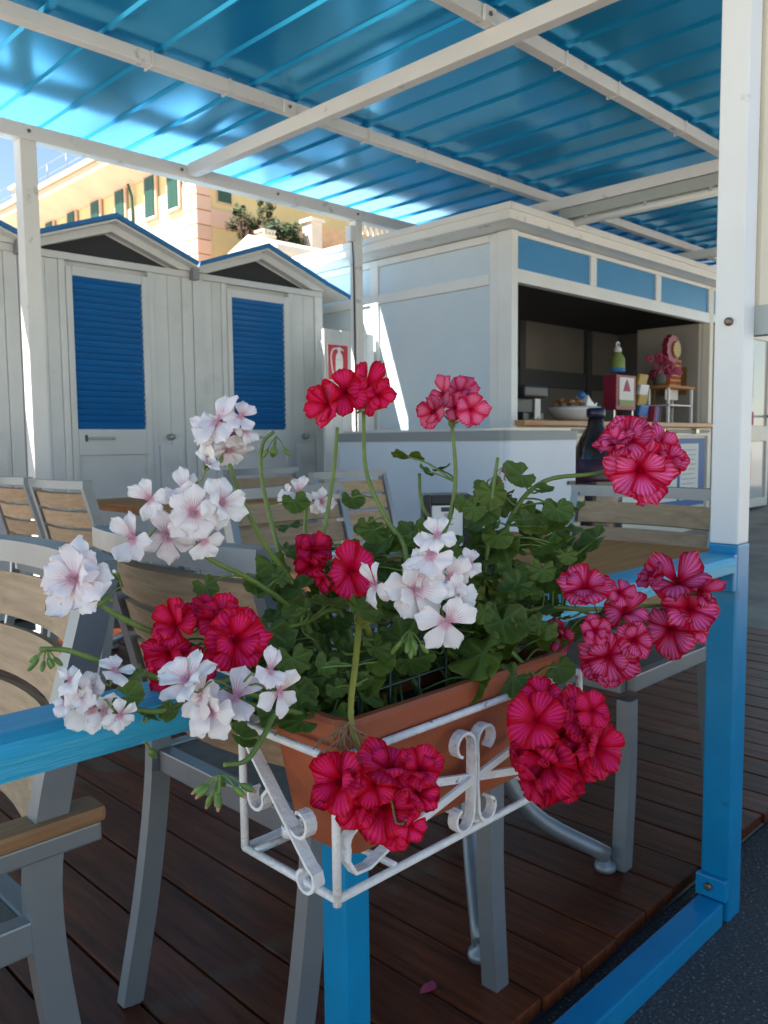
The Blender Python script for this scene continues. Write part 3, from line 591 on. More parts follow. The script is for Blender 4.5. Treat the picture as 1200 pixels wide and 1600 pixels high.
# napkin dispenser on the near table
tz = 0.786
o = thing('napkin_dispenser', (1.47, 1.27, tz), 'black napkin dispenser with white printed front on the brown table', 'napkin dispenser')
fx = Vector((0.72, -0.69, 0)); fy = Vector((0.69, 0.72, 0)); c = Vector((1.47, 1.27, tz))
m = MB()
for s in (-1, 1): m.obox(c+fx*s*0.046+Vector((0, 0, 0.075)), fx, fy, (0, 0, 1), (0.009, 0.05, 0.075), 0.003)
m.obox(c+Vector((0, 0, 0.139)), fx, fy, (0, 0, 1), (0.0365, 0.05, 0.011), 0.003); m.obox(c+Vector((0, 0, 0.006)), fx, fy, (0, 0, 1), (0.0365, 0.05, 0.006)); m.build('frame', 'black_plastic', o)
MB().obox(c+Vector((0, 0, 0.07)), fx, fy, (0, 0, 1), (0.036, 0.046, 0.056), 0.002).build('napkins', 'paper', o)
for k, (w, h, z) in enumerate(((0.014, 0.005, 0.117), (0.007, 0.004, 0.104), (0.016, 0.0012, 0.096), (0.014, 0.0015, 0.083))): MB().obox(c-fy*0.0468+Vector((0, 0, z)), fx, fy, (0, 0, 1), (w, 0.0006, h), 0.0).build('printed_mark', 'ink' if k == 0 else 'faint_ink', o)
o = thing('menu_stack', (1.36, 1.42, tz), 'grey stack of menus lying on the brown table', 'menu')
for k in range(3): MB().box(1.27+k*0.004, 1.43, 1.36, 1.50-k*0.006, tz+k*0.009, tz+0.008+k*0.009, 0.002).build('menu', ('lamp_grey', 'freezer_white', 'lamp_grey')[k], o)
# ------------------------------------------------------------------ planter and its wrought holder
X0, X1, Y0, Y1, Z0, Z1 = 0.484, 0.892, 0.551, 0.695, 0.640, 0.772
tr = thing('flower_trough', (0.69, 0.625, 0.652), 'terracotta plastic flower trough sitting in the white iron holder', 'planter')
def trough():
    m = MB()
    def ring(x0, x1, y0, y1, z, r): return [m.b.verts.new((p[0], p[1], z)) for p in rrect(x0, x1, y0, y1, r, 5)]
    L = [(0.530, 0.850, 0.582, 0.664, 0.652, 0.018), (0.526, 0.854, 0.578, 0.668, 0.676, 0.018), (0.522, 0.858, 0.574, 0.672, 0.678, 0.018), (0.508, 0.872, 0.562, 0.684, 0.770, 0.02), (0.500, 0.880, 0.556, 0.690, 0.774, 0.02), (0.498, 0.882, 0.554, 0.692, 0.796, 0.02), (0.502, 0.878, 0.558, 0.688, 0.800, 0.02), (0.512, 0.868, 0.568, 0.678, 0.799, 0.02), (0.516, 0.864, 0.571, 0.675, 0.792, 0.02), (0.525, 0.855, 0.577, 0.669, 0.70, 0.02)]
    rs = [ring(*l) for l in L]; n = len(rs[0])
    for a, b in zip(rs, rs[1:]):
        for k in range(n): m.b.faces.new((a[k], a[(k+1) % n], b[(k+1) % n], b[k])).smooth = False
    m.b.faces.new(rs[0][::-1]); m.b.faces.new(rs[-1]); return m
trough().build('box', 'terracotta', tr)
m = MB(); m.prism(rrect(0.522, 0.858, 0.576, 0.670, 0.02), 'z', 0.703, 0.762); m.build('soil', 'soil', tr)
MB().lathe([(0.008, 0), (0.008, 0.012)], 10, (0.515, 0.66, 0.6535)).build('foot', 'ceramic', tr)
m = MB()
for k in range(7): m.tube([(0.56+k*0.045, 0.60, 0.705), (0.562+k*0.045, 0.602, 0.842+0.004*math.sin(k))], 0.0016, 5)
for k in range(3): m.tube([(0.545, 0.599, 0.77+k*0.034), (0.70, 0.603, 0.772+k*0.034), (0.845, 0.598, 0.77+k*0.034)], 0.0016, 5)
tag(m.build('wire_mesh', 'green_wire'), 'dark green wire mesh standing in the soil inside the trough', 'wire mesh')
hd = thing('planter_holder', (0.69, 0.62, 0.64), 'white wrought iron planter holder with scrolls and crossed straps hung on the blue rail', 'planter holder')
rb = 0.0042
def bar(name, *pts, r=rb): return MB().tube(smooth(pts, 3) if len(pts) > 2 else pts, r, 8).build(name, 'white_iron', hd)
for z in (Z0,): 
    bar('bottom_bar', (X0, Y0, z), (X1, Y0, z)); bar('bottom_bar', (X0, Y0, z), (X0, Y1, z)); bar('bottom_bar', (X1, Y0, z), (X1, Y1, z)); bar('bottom_bar', (X0, Y1, z), (X1, Y1, z))
for x in (0.56, 0.69, 0.82): bar('cross_bar', (x, Y0, Z0+0.004), (x, Y1, Z0+0.004), r=0.0036)
bar('cross_bar', (X0, 0.675, Z0+0.003), (X0+0.05, 0.675, Z0+0.003), r=0.0036)
bar('top_bar', (X0, Y0, Z1), (X1-0.014, Y0, Z1)); bar('top_bar', (X0, Y0, Z1), (X0, Y1, Z1))
bar('top_bar', (X1, Y0+0.014, Z1), (X1, Y1, Z1)); bar('top_bar', (X0, Y1, Z1), (X1, Y1, Z1))
bar('corner_bar', (X0, Y0, Z0-0.006), (X0, Y0, Z1)); bar('corner_bar', (X0, Y1, Z0), (X0, Y1, Z1+0.04)); bar('corner_bar', (X1, Y1, Z0), (X1, Y1, Z1+0.04))
bar('corner_bar', (X1-0.016, Y0, Z1), (X1-0.004, Y0, Z1-0.003), (X1, Y0, Z1-0.016), (X1, Y0, Z0))
for x in (X0+0.004, X1-0.004): MB().strap(smooth([(x, Y1, Z1+0.035), (x, 0.70, 0.819), (x, 0.735, 0.822), (x, 0.778, 0.819), (x, 0.782, 0.79)], 4), (1, 0, 0), 0.014, 0.003).build('hook', 'white_iron', hd)
def fstrap(name, pts, w=0.012, t=0.0032, y=0.549): return MB().strap(smooth([(a, y, b) for a, b in pts], 6), (0, 1, 0), w, t).build(name, 'white_iron', hd)
def flat(name, a, b, y=0.5475): return MB().strap([(a[0], y, a[1]), (b[0], y, b[1])], (0, 1, 0), 0.004, 0.0085).build(name, 'white_iron', hd)
for q in (0.0, ):
    flat('cross_strap', (0.575, 0.6765), (0.781, 0.7185)); flat('cross_strap', (0.575, 0.7185), (0.781, 0.6765), 0.5525)
def C_(cx, cz_, r0, a0, a1, n=10, r1=None):   # arc of decreasing radius
    r1 = r0*0.62 if r1 is None else r1
    return [(cx+(r0+(r1-r0)*k/(n-1))*math.cos(R(a0+(a1-a0)*k/(n-1))), cz_+(r0+(r1-r0)*k/(n-1))*math.sin(R(a0+(a1-a0)*k/(n-1)))) for k in range(n)]
def scroll(name, pts, y=0.549, w=0.012): return MB().strap([(a, y, b) for a, b in pts], (0, 1, 0), w, 0.0034).build(name, 'white_iron', hd)
cx = 0.678
scroll('scroll', C_(cx-0.019, 0.738, 0.017, 0, 250)[::-1]+[(cx-0.002, 0.71), (cx-0.0025, 0.69), (cx-0.004, 0.672)]+C_(cx-0.021, 0.661, 0.0165, 0, -250), 0.5485)
scroll('scroll', C_(cx+0.019, 0.738, 0.017, 180, -70)[::-1]+[(cx+0.003, 0.71), (cx+0.0025, 0.69), (cx+0.004, 0.672)]+C_(cx+0.021, 0.661, 0.0165, 180, 430), 0.5485)
for s, xx in ((1, X0+0.006), (-1, X1-0.006)):
    scroll('scroll', [(xx+s*a, b) for a, b in C_(0.016, 0.690, 0.014, 10, 200, 9, 0.013)]+[(xx+s*0.003, 0.675), (xx+s*0.012, 0.661), (xx+s*0.03, 0.660), (xx+s*0.055, 0.669), (xx+s*0.085, 0.6765)], 0.549)
def sscroll(name, pts, x): return MB().strap([(x, a, b) for a, b in pts], (1, 0, 0), 0.013, 0.0034).build(name, 'white_iron', hd)
for x in (0.482, 0.894):
    q = [(0.690, 0.768)]+[(0.690-0.112*t, 0.768-0.112*t*(1.02)) for t in (0.1, 0.3, 0.5, 0.7, 0.85, 0.93)]
    sscroll('side_scroll', q+[(0.577, 0.656), (0.575, 0.648)]+C_(0.589, 0.648, 0.014, 190, 440), x)
    sscroll('side_scroll', [(0.623, 0.7005), (0.612, 0.689)]+C_(0.598, 0.700, 0.0155, -50, -290, 10)[0:], x+0.001)
    sscroll('side_scroll', [(0.643, 0.7205), (0.654, 0.709)]+C_(0.667, 0.705, 0.0145, 190, 410, 10), x+0.001)

# ------------------------------------------------------------------ geranium materials
def petal_mat(name, white):
    m = bpy.data.materials.new(name); m.use_nodes = True; n = m.node_tree; b = n.nodes['Principled BSDF']; L = n.links.new
    at = n.nodes.new('ShaderNodeAttribute'); at.attribute_name = 'pt'; sp = n.nodes.new('ShaderNodeSeparateXYZ'); L(at.outputs['Vector'], sp.inputs[0])
    def math_(op, a, bb=None, c=None):
        k = n.nodes.new('ShaderNodeMath'); k.operation = op
        for i, v in enumerate((a, bb, c)):
            if v is None: continue
            if isinstance(v, (int, float)): k.inputs[i].default_value = v
            else: L(v, k.inputs[i])
        return k.outputs[0]
    def ramp(v, a, bb, o0=0.0, o1=1.0):
        k = n.nodes.new('ShaderNodeMapRange'); k.interpolation_type = 'SMOOTHSTEP'; k.inputs['From Min'].default_value = a; k.inputs['From Max'].default_value = bb; k.inputs['To Min'].default_value = o0; k.inputs['To Max'].default_value = o1; L(v, k.inputs['Value']); return k.outputs['Result']
    def mix(fac, A, B):
        k = n.nodes.new('ShaderNodeMix'); k.data_type = 'RGBA'; L(fac, k.inputs['Factor'])
        for nm, v in (('A', A), ('B', B)):
            if isinstance(v, tuple): k.inputs[nm].default_value = (*v, 1)
            else: L(v, k.inputs[nm])
        return k.outputs['Result']
    u, v, up = sp.outputs['X'], sp.outputs['Y'], sp.outputs['Z']
    nz = n.nodes.new('ShaderNodeTexNoise'); nz.inputs['Scale'].default_value = 120; tc = n.nodes.new('ShaderNodeTexCoord'); L(tc.outputs['Object'], nz.inputs['Vector'])
    fr = math_('MULTIPLY', math_('DIVIDE', u, math_('ADD', v, 0.35)), 7.0 if white else 11.0)
    fr = math_('ADD', fr, math_('MULTIPLY', nz.outputs['Fac'], 2.2))
    st = math_('ABSOLUTE', math_('SINE', fr)); st = math_('POWER', st, 6.0) if white else math_('POWER', math_('SUBTRACT', 1.0, st), 2.0)
    oi = n.nodes.new('ShaderNodeObjectInfo')
    if white:
        throat = ramp(v, 0.12, 0.34, 1, 0); vein = math_('MULTIPLY', math_('MULTIPLY', st, ramp(v, 0.30, 0.62, 1, 0)), math_('ADD', math_('MULTIPLY', up, 0.8), 0.2))
        tint = mix(oi.outputs['Random'], (0.93, 0.905, 0.88), (0.90, 0.83, 0.85))
        col = mix(math_('MULTIPLY', throat, 0.55), tint, (0.62, 0.10, 0.27)); col = mix(math_('MULTIPLY', vein, 0.85), col, (0.50, 0.03, 0.16)); rough = 0.55; tr_ = 0.30
    else:
        base = {'r': ((0.52, 0.001, 0.018), (0.74, 0.008, 0.12)), 's': ((0.54, 0.002, 0.036), (0.78, 0.07, 0.29)), 'p': ((0.62, 0.015, 0.075), (0.74, 0.14, 0.26))}[name[-1]]
        a = math_('ABSOLUTE', u); mid = math_('MULTIPLY', ramp(a, 0.25, 0.85, 1, 0), ramp(v, 0.15, 0.5)); mid = math_('MULTIPLY', mid, ramp(v, 0.72, 0.97, 1, 0))
        mid = math_('MULTIPLY', mid, ramp(nz.outputs['Fac'], 0.25, 0.6, 0.45, 1.0))
        col = mix(mid, base[0], base[1]); col = mix(math_('MULTIPLY', math_('MULTIPLY', st, ramp(v, 0.2, 0.5)), math_('MULTIPLY', ramp(a, 0.5, 0.95, 1, 0), {'r': 0.13, 's': 0.55, 'p': 0.4}[name[-1]])), col, (0.92, 0.42, 0.62)); col = mix(ramp(v, 0.20, 0.05), col, (0.30, 0.0, 0.02)); rough = 0.42; tr_ = 0.14
        hs = n.nodes.new('ShaderNodeHueSaturation'); L(col, hs.inputs['Color']); mr = n.nodes.new('ShaderNodeMapRange'); mr.inputs['To Min'].default_value = 0.82; mr.inputs['To Max'].default_value = 1.12; L(oi.outputs['Random'], mr.inputs['Value']); L(mr.outputs['Result'], hs.inputs['Value']); col = hs.outputs['Color']
    L(col, b.inputs['Base Color']); b.inputs['Roughness'].default_value = rough; b.inputs['Specular IOR Level'].default_value = 0.25 if white else 0.06
    bp = n.nodes.new('ShaderNodeBump'); bp.inputs['Strength'].default_value = 0.2 if white else 0.06; bp.inputs['Distance'].default_value = 0.0008; L(st, bp.inputs['Height']); L(bp.outputs['Normal'], b.inputs['Normal'])
    t = n.nodes.new('ShaderNodeBsdfTranslucent'); L(col, t.inputs['Color']); ms = n.nodes.new('ShaderNodeMixShader'); ms.inputs['Fac'].default_value = tr_
    L(b.outputs[0], ms.inputs[1]); L(t.outputs[0], ms.inputs[2]); L(ms.outputs[0], n.nodes['Material Output'].inputs['Surface']); MT[name] = m
petal_mat('petal_w', True); petal_mat('petal_r', False); petal_mat('petal_s', False); petal_mat('petal_p', False)
def leaf_mat(name, c1, c2, cv, edge):
    m = bpy.data.materials.new(name); m.use_nodes = True; n = m.node_tree; b = n.nodes['Principled BSDF']; L = n.links.new
    at = n.nodes.new('ShaderNodeAttribute'); at.attribute_name = 'pt'; sp = n.nodes.new('ShaderNodeSeparateXYZ'); L(at.outputs['Vector'], sp.inputs[0])
    oi = n.nodes.new('ShaderNodeObjectInfo'); tc = n.nodes.new('ShaderNodeTexCoord'); nz = n.nodes.new('ShaderNodeTexNoise'); nz.inputs['Scale'].default_value = 55; nz.inputs['Detail'].default_value = 4; L(tc.outputs['Object'], nz.inputs['Vector'])
    def mix(f, A, B):
        k = n.nodes.new('ShaderNodeMix'); k.data_type = 'RGBA'; L(f, k.inputs['Factor'])
        for nm, v in (('A', A), ('B', B)):
            if isinstance(v, tuple): k.inputs[nm].default_value = (*v, 1)
            else: L(v, k.inputs[nm])
        return k.outputs['Result']
    col = mix(oi.outputs['Random'], c1, c2)
    mr = n.nodes.new('ShaderNodeMapRange'); mr.inputs['From Min'].default_value = 0.35; mr.inputs['From Max'].default_value = 0.7; mr.inputs['To Max'].default_value = 0.55; L(nz.outputs['Fac'], mr.inputs['Value'])
    col = mix(mr.outputs['Result'], col, tuple(c*0.62 for c in c1))
    mv = n.nodes.new('ShaderNodeMath'); mv.operation = 'MULTIPLY'; mv.inputs[1].default_value = 0.75; L(sp.outputs['X'], mv.inputs[0]); col = mix(mv.outputs[0], col, cv)
    me_ = n.nodes.new('ShaderNodeMapRange'); me_.inputs['From Min'].default_value = 0.90; me_.inputs['To Max'].default_value = edge; L(sp.outputs['Y'], me_.inputs['Value']); col = mix(me_.outputs['Result'], col, (0.30, 0.26, 0.05))
    L(col, b.inputs['Base Color']); b.inputs['Roughness'].default_value = 0.42; b.inputs['Specular IOR Level'].default_value = 0.45
    bp = n.nodes.new('ShaderNodeBump'); bp.inputs['Strength'].default_value = 0.4; bp.inputs['Distance'].default_value = 0.002; L(nz.outputs['Fac'], bp.inputs['Height']); L(bp.outputs['Normal'], b.inputs['Normal'])
    t = n.nodes.new('ShaderNodeBsdfTranslucent'); k = mix(mv.outputs[0], (0.07, 0.14, 0.01), (0.10, 0.18, 0.02)); L(k, t.inputs['Color']); ms = n.nodes.new('ShaderNodeMixShader'); ms.inputs['Fac'].default_value = 0.32
    L(b.outputs[0], ms.inputs[1]); L(t.outputs[0], ms.inputs[2]); L(ms.outputs[0], n.nodes['Material Output'].inputs['Surface']); MT[name] = m
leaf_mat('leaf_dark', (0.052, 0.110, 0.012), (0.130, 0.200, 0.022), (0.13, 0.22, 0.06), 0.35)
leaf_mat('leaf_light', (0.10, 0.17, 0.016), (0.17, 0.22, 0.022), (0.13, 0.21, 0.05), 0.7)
mat('stem_green', (0.13, 0.20, 0.035), 0.5, var=0.3, vscale=40, bump=0.1, bscale=200)
mat('stem_yellow', (0.25, 0.24, 0.03), 0.5, var=0.2, vscale=40)
mat('bud_green', (0.13, 0.22, 0.04), 0.5, var=0.3, vscale=60)
mat('dry_brown', (0.24, 0.15, 0.08), 0.85, var=0.4, vscale=80)
mat('bud_tip', (0.42, 0.20, 0.16), 0.6)
mat('sepal', (0.17, 0.21, 0.06), 0.55, var=0.3, vscale=60)

# ------------------------------------------------------------------ flower, leaf meshes (unit radius, shared)
def add_attr(me, vals):
    a = me.attributes.new('pt', 'FLOAT_VECTOR', 'POINT'); a.data.foreach_set('vector', [c for v in vals for c in v])
def flower_mesh(kind, seed):
    q = random.Random(seed); V = []; F = []; A = []
    white = kind == 'w'; rings = []
    if white:
        for a in (90-24, 90+24): rings.append((a, 1.0, 0.64, 0.30, 1.0))
        for a in (-90, -90+62, -90-62): rings.append((a, 1.0, 0.74, 0.16, 0.15))
        if seed % 3 == 0:
            for a in (10, 160, 240): rings.append((a, 0.72, 0.6, 0.75, 0.5))
    else:
        n1 = 5 if seed % 4 else 6
        for k in range(n1): rings.append((90+k*360/n1+q.uniform(-9, 9), 1.0, 0.92, 0.28, 0.5))
        if seed % 2 == 0:
            for k in range(3): rings.append((40+k*120+q.uniform(-15, 15), 0.72, 0.75, 0.85, 0.5))
    NU, NV = 8, 7
    for (ang, ln, wd, cup, upf) in rings:
        ang = R(ang+q.uniform(-6, 6)); ln *= q.uniform(0.9, 1.06); wd *= q.uniform(0.9, 1.1); cup += q.uniform(-0.15, 0.25); curl = q.uniform(-0.9, 0.35); tw = q.uniform(-0.6, 0.6)
        ph = q.uniform(0, 6.28); base = len(V); nt_ = q.choice((0.0, 0.05, 0.10)); zoff = q.uniform(-0.03, 0.03); foldm = q.uniform(-0.1, 0.3)
        for j in range(NV+1):
            v = j/NV
            # claw narrow at the base, broad round tip
            for i in range(NU+1):
                u = i/NU*2-1
                tip = ln*(1-0.12*u*u*(v**2)-nt_*math.exp(-(u*4)**2)*v**4)
                w = wd*0.5*(0.16+1.02*math.sin(min(1.0, v*0.86)*math.pi*0.60)**1.35)*(1 if v < 0.55 else math.sqrt(max(0.0, 1-0.93*((v-0.55)/0.45)**2.4)))
                y = tip*v; x = u*w
                z = cup*ln*(math.sin(v*1.5)*0.9) + curl*0.28*v*v*v - foldm*0.35*w*(abs(u)**1.5)*1.0 + 0.06*math.sin(u*4+ph+v*3)*v + 0.03*math.sin(9*v+ph*2)*v + tw*x*0.5*v + zoff
                px = x*math.cos(ang-math.pi/2)-y*math.sin(ang-math.pi/2); py = x*math.sin(ang-math.pi/2)+y*math.cos(ang-math.pi/2)
                V.append((px, py, z)); A.append((u, v, upf))
        for j in range(NV):
            for i in range(NU):
                a = base+j*(NU+1)+i; F.append((a, a+1, a+NU+2, a+NU+1))
    # stamens
    for k in range(5):
        b0 = len(V); a = k*1.257; dx, dy = 0.07*math.cos(a), 0.07*math.sin(a); h = 0.20+0.04*(k % 2)
        for (ox, oy) in ((0.02, 0), (-0.01, 0.017), (-0.01, -0.017)): V.append((ox, oy, 0.02)); A.append((0.9, 0.45, 0))
        for (ox, oy) in ((0.02, 0), (-0.01, 0.017), (-0.01, -0.017)): V.append((ox+dx, oy+dy, h)); A.append((0.9, 0.02, 0))
        for i in range(3): F.append((b0+i, b0+(i+1) % 3, b0+3+(i+1) % 3, b0+3+i))
        F.append((b0+3, b0+4, b0+5))
    me = bpy.data.meshes.new('flower'); me.from_pydata(V, [], F); add_attr(me, A); me.materials.append(MT['petal_'+kind])
    me.polygons.foreach_set('use_smooth', [True]*len(F)); return me
FM = {k: [flower_mesh(k, s) for s in range(14)] for k in 'wrsp'}
def leaf_mesh(seed, m):
    q = random.Random(seed); V = [(0, 0, 0)]; A = [(1, 0, 0)]; F = []; nl = q.choice((5, 7, 7)); NS = nl*12; NR = 5; ph = q.uniform(-0.1, 0.1); cup = q.uniform(0.10, 0.30); fold = q.uniform(-0.15, 0.35)
    rnd_ = seed % 3 != 0; lob = q.uniform(0.03, 0.06) if rnd_ else q.uniform(0.07, 0.12); am = [q.uniform(0.9, 1.1) for _ in range(nl+1)]; ru = q.uniform(0.04, 0.08) if rnd_ else q.uniform(0.07, 0.13)
    for j in range(1, NR+1):
        p = j/NR
        for i in range(NS+1):
            t = i/NS; th = R(-158+316*t); lp_ = t*nl; c = math.cos((lp_-0.5)*2*math.pi)
            r = (1-lob+lob*c*1.0+0.022*math.cos(lp_*3*2*math.pi))*am[int(min(nl-1, lp_))]*(0.86+0.14*math.cos(th*0.9))*(1.0 if abs(th) < 2.3 else 1-0.25*(abs(th)-2.3))
            z = cup*p*p*0.8 + ru*c*p*p*(1 if True else 0) - 0.05*p - fold*abs(math.sin(th))*p*p*0.6 + 0.05*math.sin(3*th+seed)*p**3
            V.append((r*p*math.sin(th), r*p*math.cos(th), z)); vein = max(0.0, c)**10 if j < NR else 0.0
            A.append((max(vein, 0.6 if j == 1 and c > 0 else 0), p, 0))
    for i in range(NS): F.append((0, 1+i, 2+i))
    for j in range(NR-1):
        for i in range(NS):
            a = 1+j*(NS+1)+i; F.append((a, a+NS+1, a+NS+2, a+1))
    me = bpy.data.meshes.new('leaf'); me.from_pydata(V, [], F); add_attr(me, A); me.materials.append(MT[m]); me.polygons.foreach_set('use_smooth', [True]*len(F)); return me
LM = [leaf_mesh(s, 'leaf_dark') for s in range(9)]+[leaf_mesh(s+20, 'leaf_light') for s in range(4)]
# ------------------------------------------------------------------ plant positions in metres: plant, colour, flowers (x, y, z, radius), stem points
HEADS=[
 ["A","w",[[0.4762,0.7158,1.0836,0.0262],[0.4746,0.7319,1.0625,0.017],[0.4974,0.7247,1.0511,0.0222],[0.4943,0.6983,1.0878,0.0177],[0.504,0.7038,1.0725,0.0131]],[[0.4994,0.7345,1.0544],[0.5118,0.731,1.0103],[0.5383,0.7261,0.9538],[0.5677,0.7202,0.9123],[0.5884,0.6918,0.8485]]],
 ["A","w",[[0.4403,0.6757,1.0418,0.0135],[0.4042,0.7245,1.0065,0.0191],[0.4359,0.7106,1.0128,0.0197],[0.4268,0.6834,0.9936,0.0258],[0.4531,0.6752,1.0021,0.0246],[0.4206,0.7207,0.9694,0.0271],[0.384,0.7233,0.9701,0.0222],[0.4384,0.6854,0.9655,0.0185]],[[0.4435,0.7248,0.9819],[0.4603,0.718,0.9466],[0.5127,0.7043,0.914],[0.5621,0.6923,0.8706],[0.5782,0.67,0.8185]]],
 ["A","w",[[0.3262,0.7204,0.939,0.0292]],[[0.3491,0.7416,0.9277],[0.3629,0.7392,0.9047],[0.3972,0.7305,0.8805],[0.445,0.7223,0.8553]]],
 ["A","w",[[0.2907,0.662,0.866,0.0124],[0.3018,0.666,0.8496,0.014],[0.3124,0.6706,0.835,0.0215],[0.3187,0.6305,0.836,0.0129],[0.2922,0.6748,0.8433,0.0118],[0.3297,0.6573,0.8676,0.0145]],[[0.3195,0.6754,0.8385],[0.3453,0.6625,0.8279],[0.3792,0.6562,0.8211],[0.4478,0.6602,0.8341],[0.5174,0.6598,0.8193]]],
 ["A","w",[[0.3753,0.619,0.8565,0.0225],[0.3936,0.614,0.8249,0.0258],[0.4168,0.6091,0.8356,0.0264],[0.4274,0.5679,0.8646,0.0168],[0.4388,0.5708,0.8411,0.0202]],[[0.4288,0.6224,0.8336],[0.4727,0.6331,0.8153],[0.53,0.6449,0.7996]]],
 ["A","w",[[0.625,0.7701,1.0012,0.0169],[0.6513,0.7592,0.988,0.0154],[0.6289,0.7996,0.9969,0.0131]],[[0.6461,0.7791,0.9921],[0.6354,0.77,0.9452],[0.6303,0.7397,0.8873]]],
 ["B","w",[[0.605,0.5427,0.9486,0.0243],[0.6016,0.5588,0.9127,0.0319],[0.5803,0.5972,0.9143,0.0211],[0.612,0.5276,0.8819,0.0268],[0.6267,0.535,0.9238,0.0217],[0.6505,0.5297,0.9359,0.0153],[0.6107,0.5392,0.9673,0.0192],[0.6309,0.5286,0.9059,0.0204],[0.6122,0.5635,0.8989,0.0153]],[[0.6379,0.5788,0.9089],[0.6428,0.5973,0.868],[0.6627,0.6262,0.8024]]],
 ["C","r",[[0.6213,0.7148,1.1002,0.0263],[0.6469,0.7083,1.1165,0.0263],[0.6732,0.6998,1.1229,0.0292],[0.6649,0.6726,1.1111,0.0161]],[[0.6669,0.7,1.0963],[0.6712,0.7015,1.026],[0.6754,0.6769,0.9747],[0.6833,0.6492,0.928],[0.6691,0.652,0.8334]]],
 ["D","p",[[0.7442,0.6623,1.0935,0.0192],[0.7624,0.6639,1.1168,0.0215],[0.786,0.6576,1.1188,0.0231],[0.7772,0.6296,1.096,0.0208],[0.7732,0.651,1.0997,0.0169],[0.7969,0.6426,1.0845,0.0138]],[[0.7686,0.6533,1.0799],[0.7678,0.6468,1.02],[0.7609,0.6482,0.9741],[0.7336,0.6419,0.9309],[0.7201,0.6288,0.8281]]],
 ["D","s",[[0.9055,0.4973,1.0601,0.0308],[0.9248,0.4904,1.0216,0.0385],[0.9542,0.4812,1.048,0.0277],[0.8956,0.5067,1.0564,0.0231],[0.9285,0.4836,0.9962,0.02],[0.9598,0.4738,1.0324,0.0215]],[[0.9446,0.5139,1.0284],[0.913,0.5441,1.0171],[0.8676,0.5884,1.0082],[0.8286,0.6082,0.9677],[0.7938,0.606,0.8969],[0.7665,0.5945,0.8101]]],
 ["C","r",[[0.4583,0.6652,0.8689,0.0315],[0.4567,0.686,0.8863,0.0252],[0.4464,0.7134,0.8878,0.0214],[0.4172,0.7082,0.885,0.0227],[0.4169,0.7216,0.8529,0.024],[0.4214,0.7309,0.8257,0.0202],[0.432,0.6885,0.8445,0.0177],[0.4505,0.6939,0.9002,0.0164]],[[0.4646,0.7174,0.8592],[0.5033,0.6935,0.8643],[0.5491,0.6766,0.868],[0.6051,0.6781,0.873],[0.616,0.6599,0.8128]]],
 ["C","r",[[0.61,0.6617,0.9191,0.0311],[0.5897,0.7017,0.9416,0.0212],[0.5941,0.7119,0.9216,0.0184],[0.5867,0.6839,0.9104,0.0127]],[[0.6165,0.7006,0.9194],[0.6271,0.6861,0.8868],[0.639,0.6681,0.8361]]],
 ["D","s",[[0.8582,0.5234,0.8857,0.0292],[0.8824,0.5057,0.7974,0.0338],[0.9122,0.4993,0.8507,0.0277],[0.8958,0.4782,0.8214,0.0231],[0.8441,0.5475,0.8271,0.0192],[0.8946,0.5081,0.7772,0.02],[0.8632,0.5121,0.8333,0.0185],[0.8975,0.5001,0.8762,0.0169]],[[0.9038,0.5319,0.8394],[0.8794,0.5577,0.8516],[0.8318,0.5909,0.8503],[0.7864,0.6051,0.828]]],
 ["D","s",[[1.0497,0.5006,0.87,0.0379],[1.0708,0.4919,0.8317,0.0345],[1.0617,0.5141,0.7992,0.0362],[1.0692,0.4794,0.8553,0.0224],[1.0371,0.5308,0.8752,0.0224],[1.0876,0.4882,0.7988,0.019]],[[1.0791,0.526,0.8303],[1.0325,0.5444,0.8321],[0.9455,0.5612,0.8395],[0.8567,0.5799,0.848],[0.7963,0.5934,0.8125]]],
 ["D","r",[[0.7077,0.4893,0.7683,0.0325],[0.7231,0.4851,0.7203,0.0352],[0.7615,0.4691,0.7632,0.0298],[0.753,0.4406,0.739,0.0298],[0.7447,0.4644,0.7268,0.0271],[0.7337,0.4992,0.7828,0.0244],[0.751,0.4474,0.779,0.0203],[0.7374,0.4741,0.7471,0.0257],[0.7252,0.502,0.7364,0.0244],[0.7004,0.4886,0.7019,0.0217],[0.734,0.4714,0.6966,0.023]],[[0.7743,0.5061,0.7294],[0.7923,0.5356,0.7704],[0.79,0.5701,0.8023],[0.775,0.5869,0.8175]]],
 ["C","r",[[0.4558,0.5141,0.7712,0.0266],[0.4958,0.4922,0.7791,0.0277],[0.4977,0.5025,0.7385,0.0288],[0.5051,0.4662,0.7813,0.0188],[0.5107,0.4745,0.7557,0.0188],[0.4817,0.5184,0.7388,0.0199],[0.4965,0.469,0.7337,0.0144],[0.485,0.5012,0.7643,0.0199],[0.502,0.4952,0.7143,0.0155]],[[0.5062,0.5207,0.7491],[0.5054,0.5387,0.7742],[0.514,0.562,0.8027],[0.5468,0.5904,0.8397],[0.5958,0.6312,0.8775]]],
]
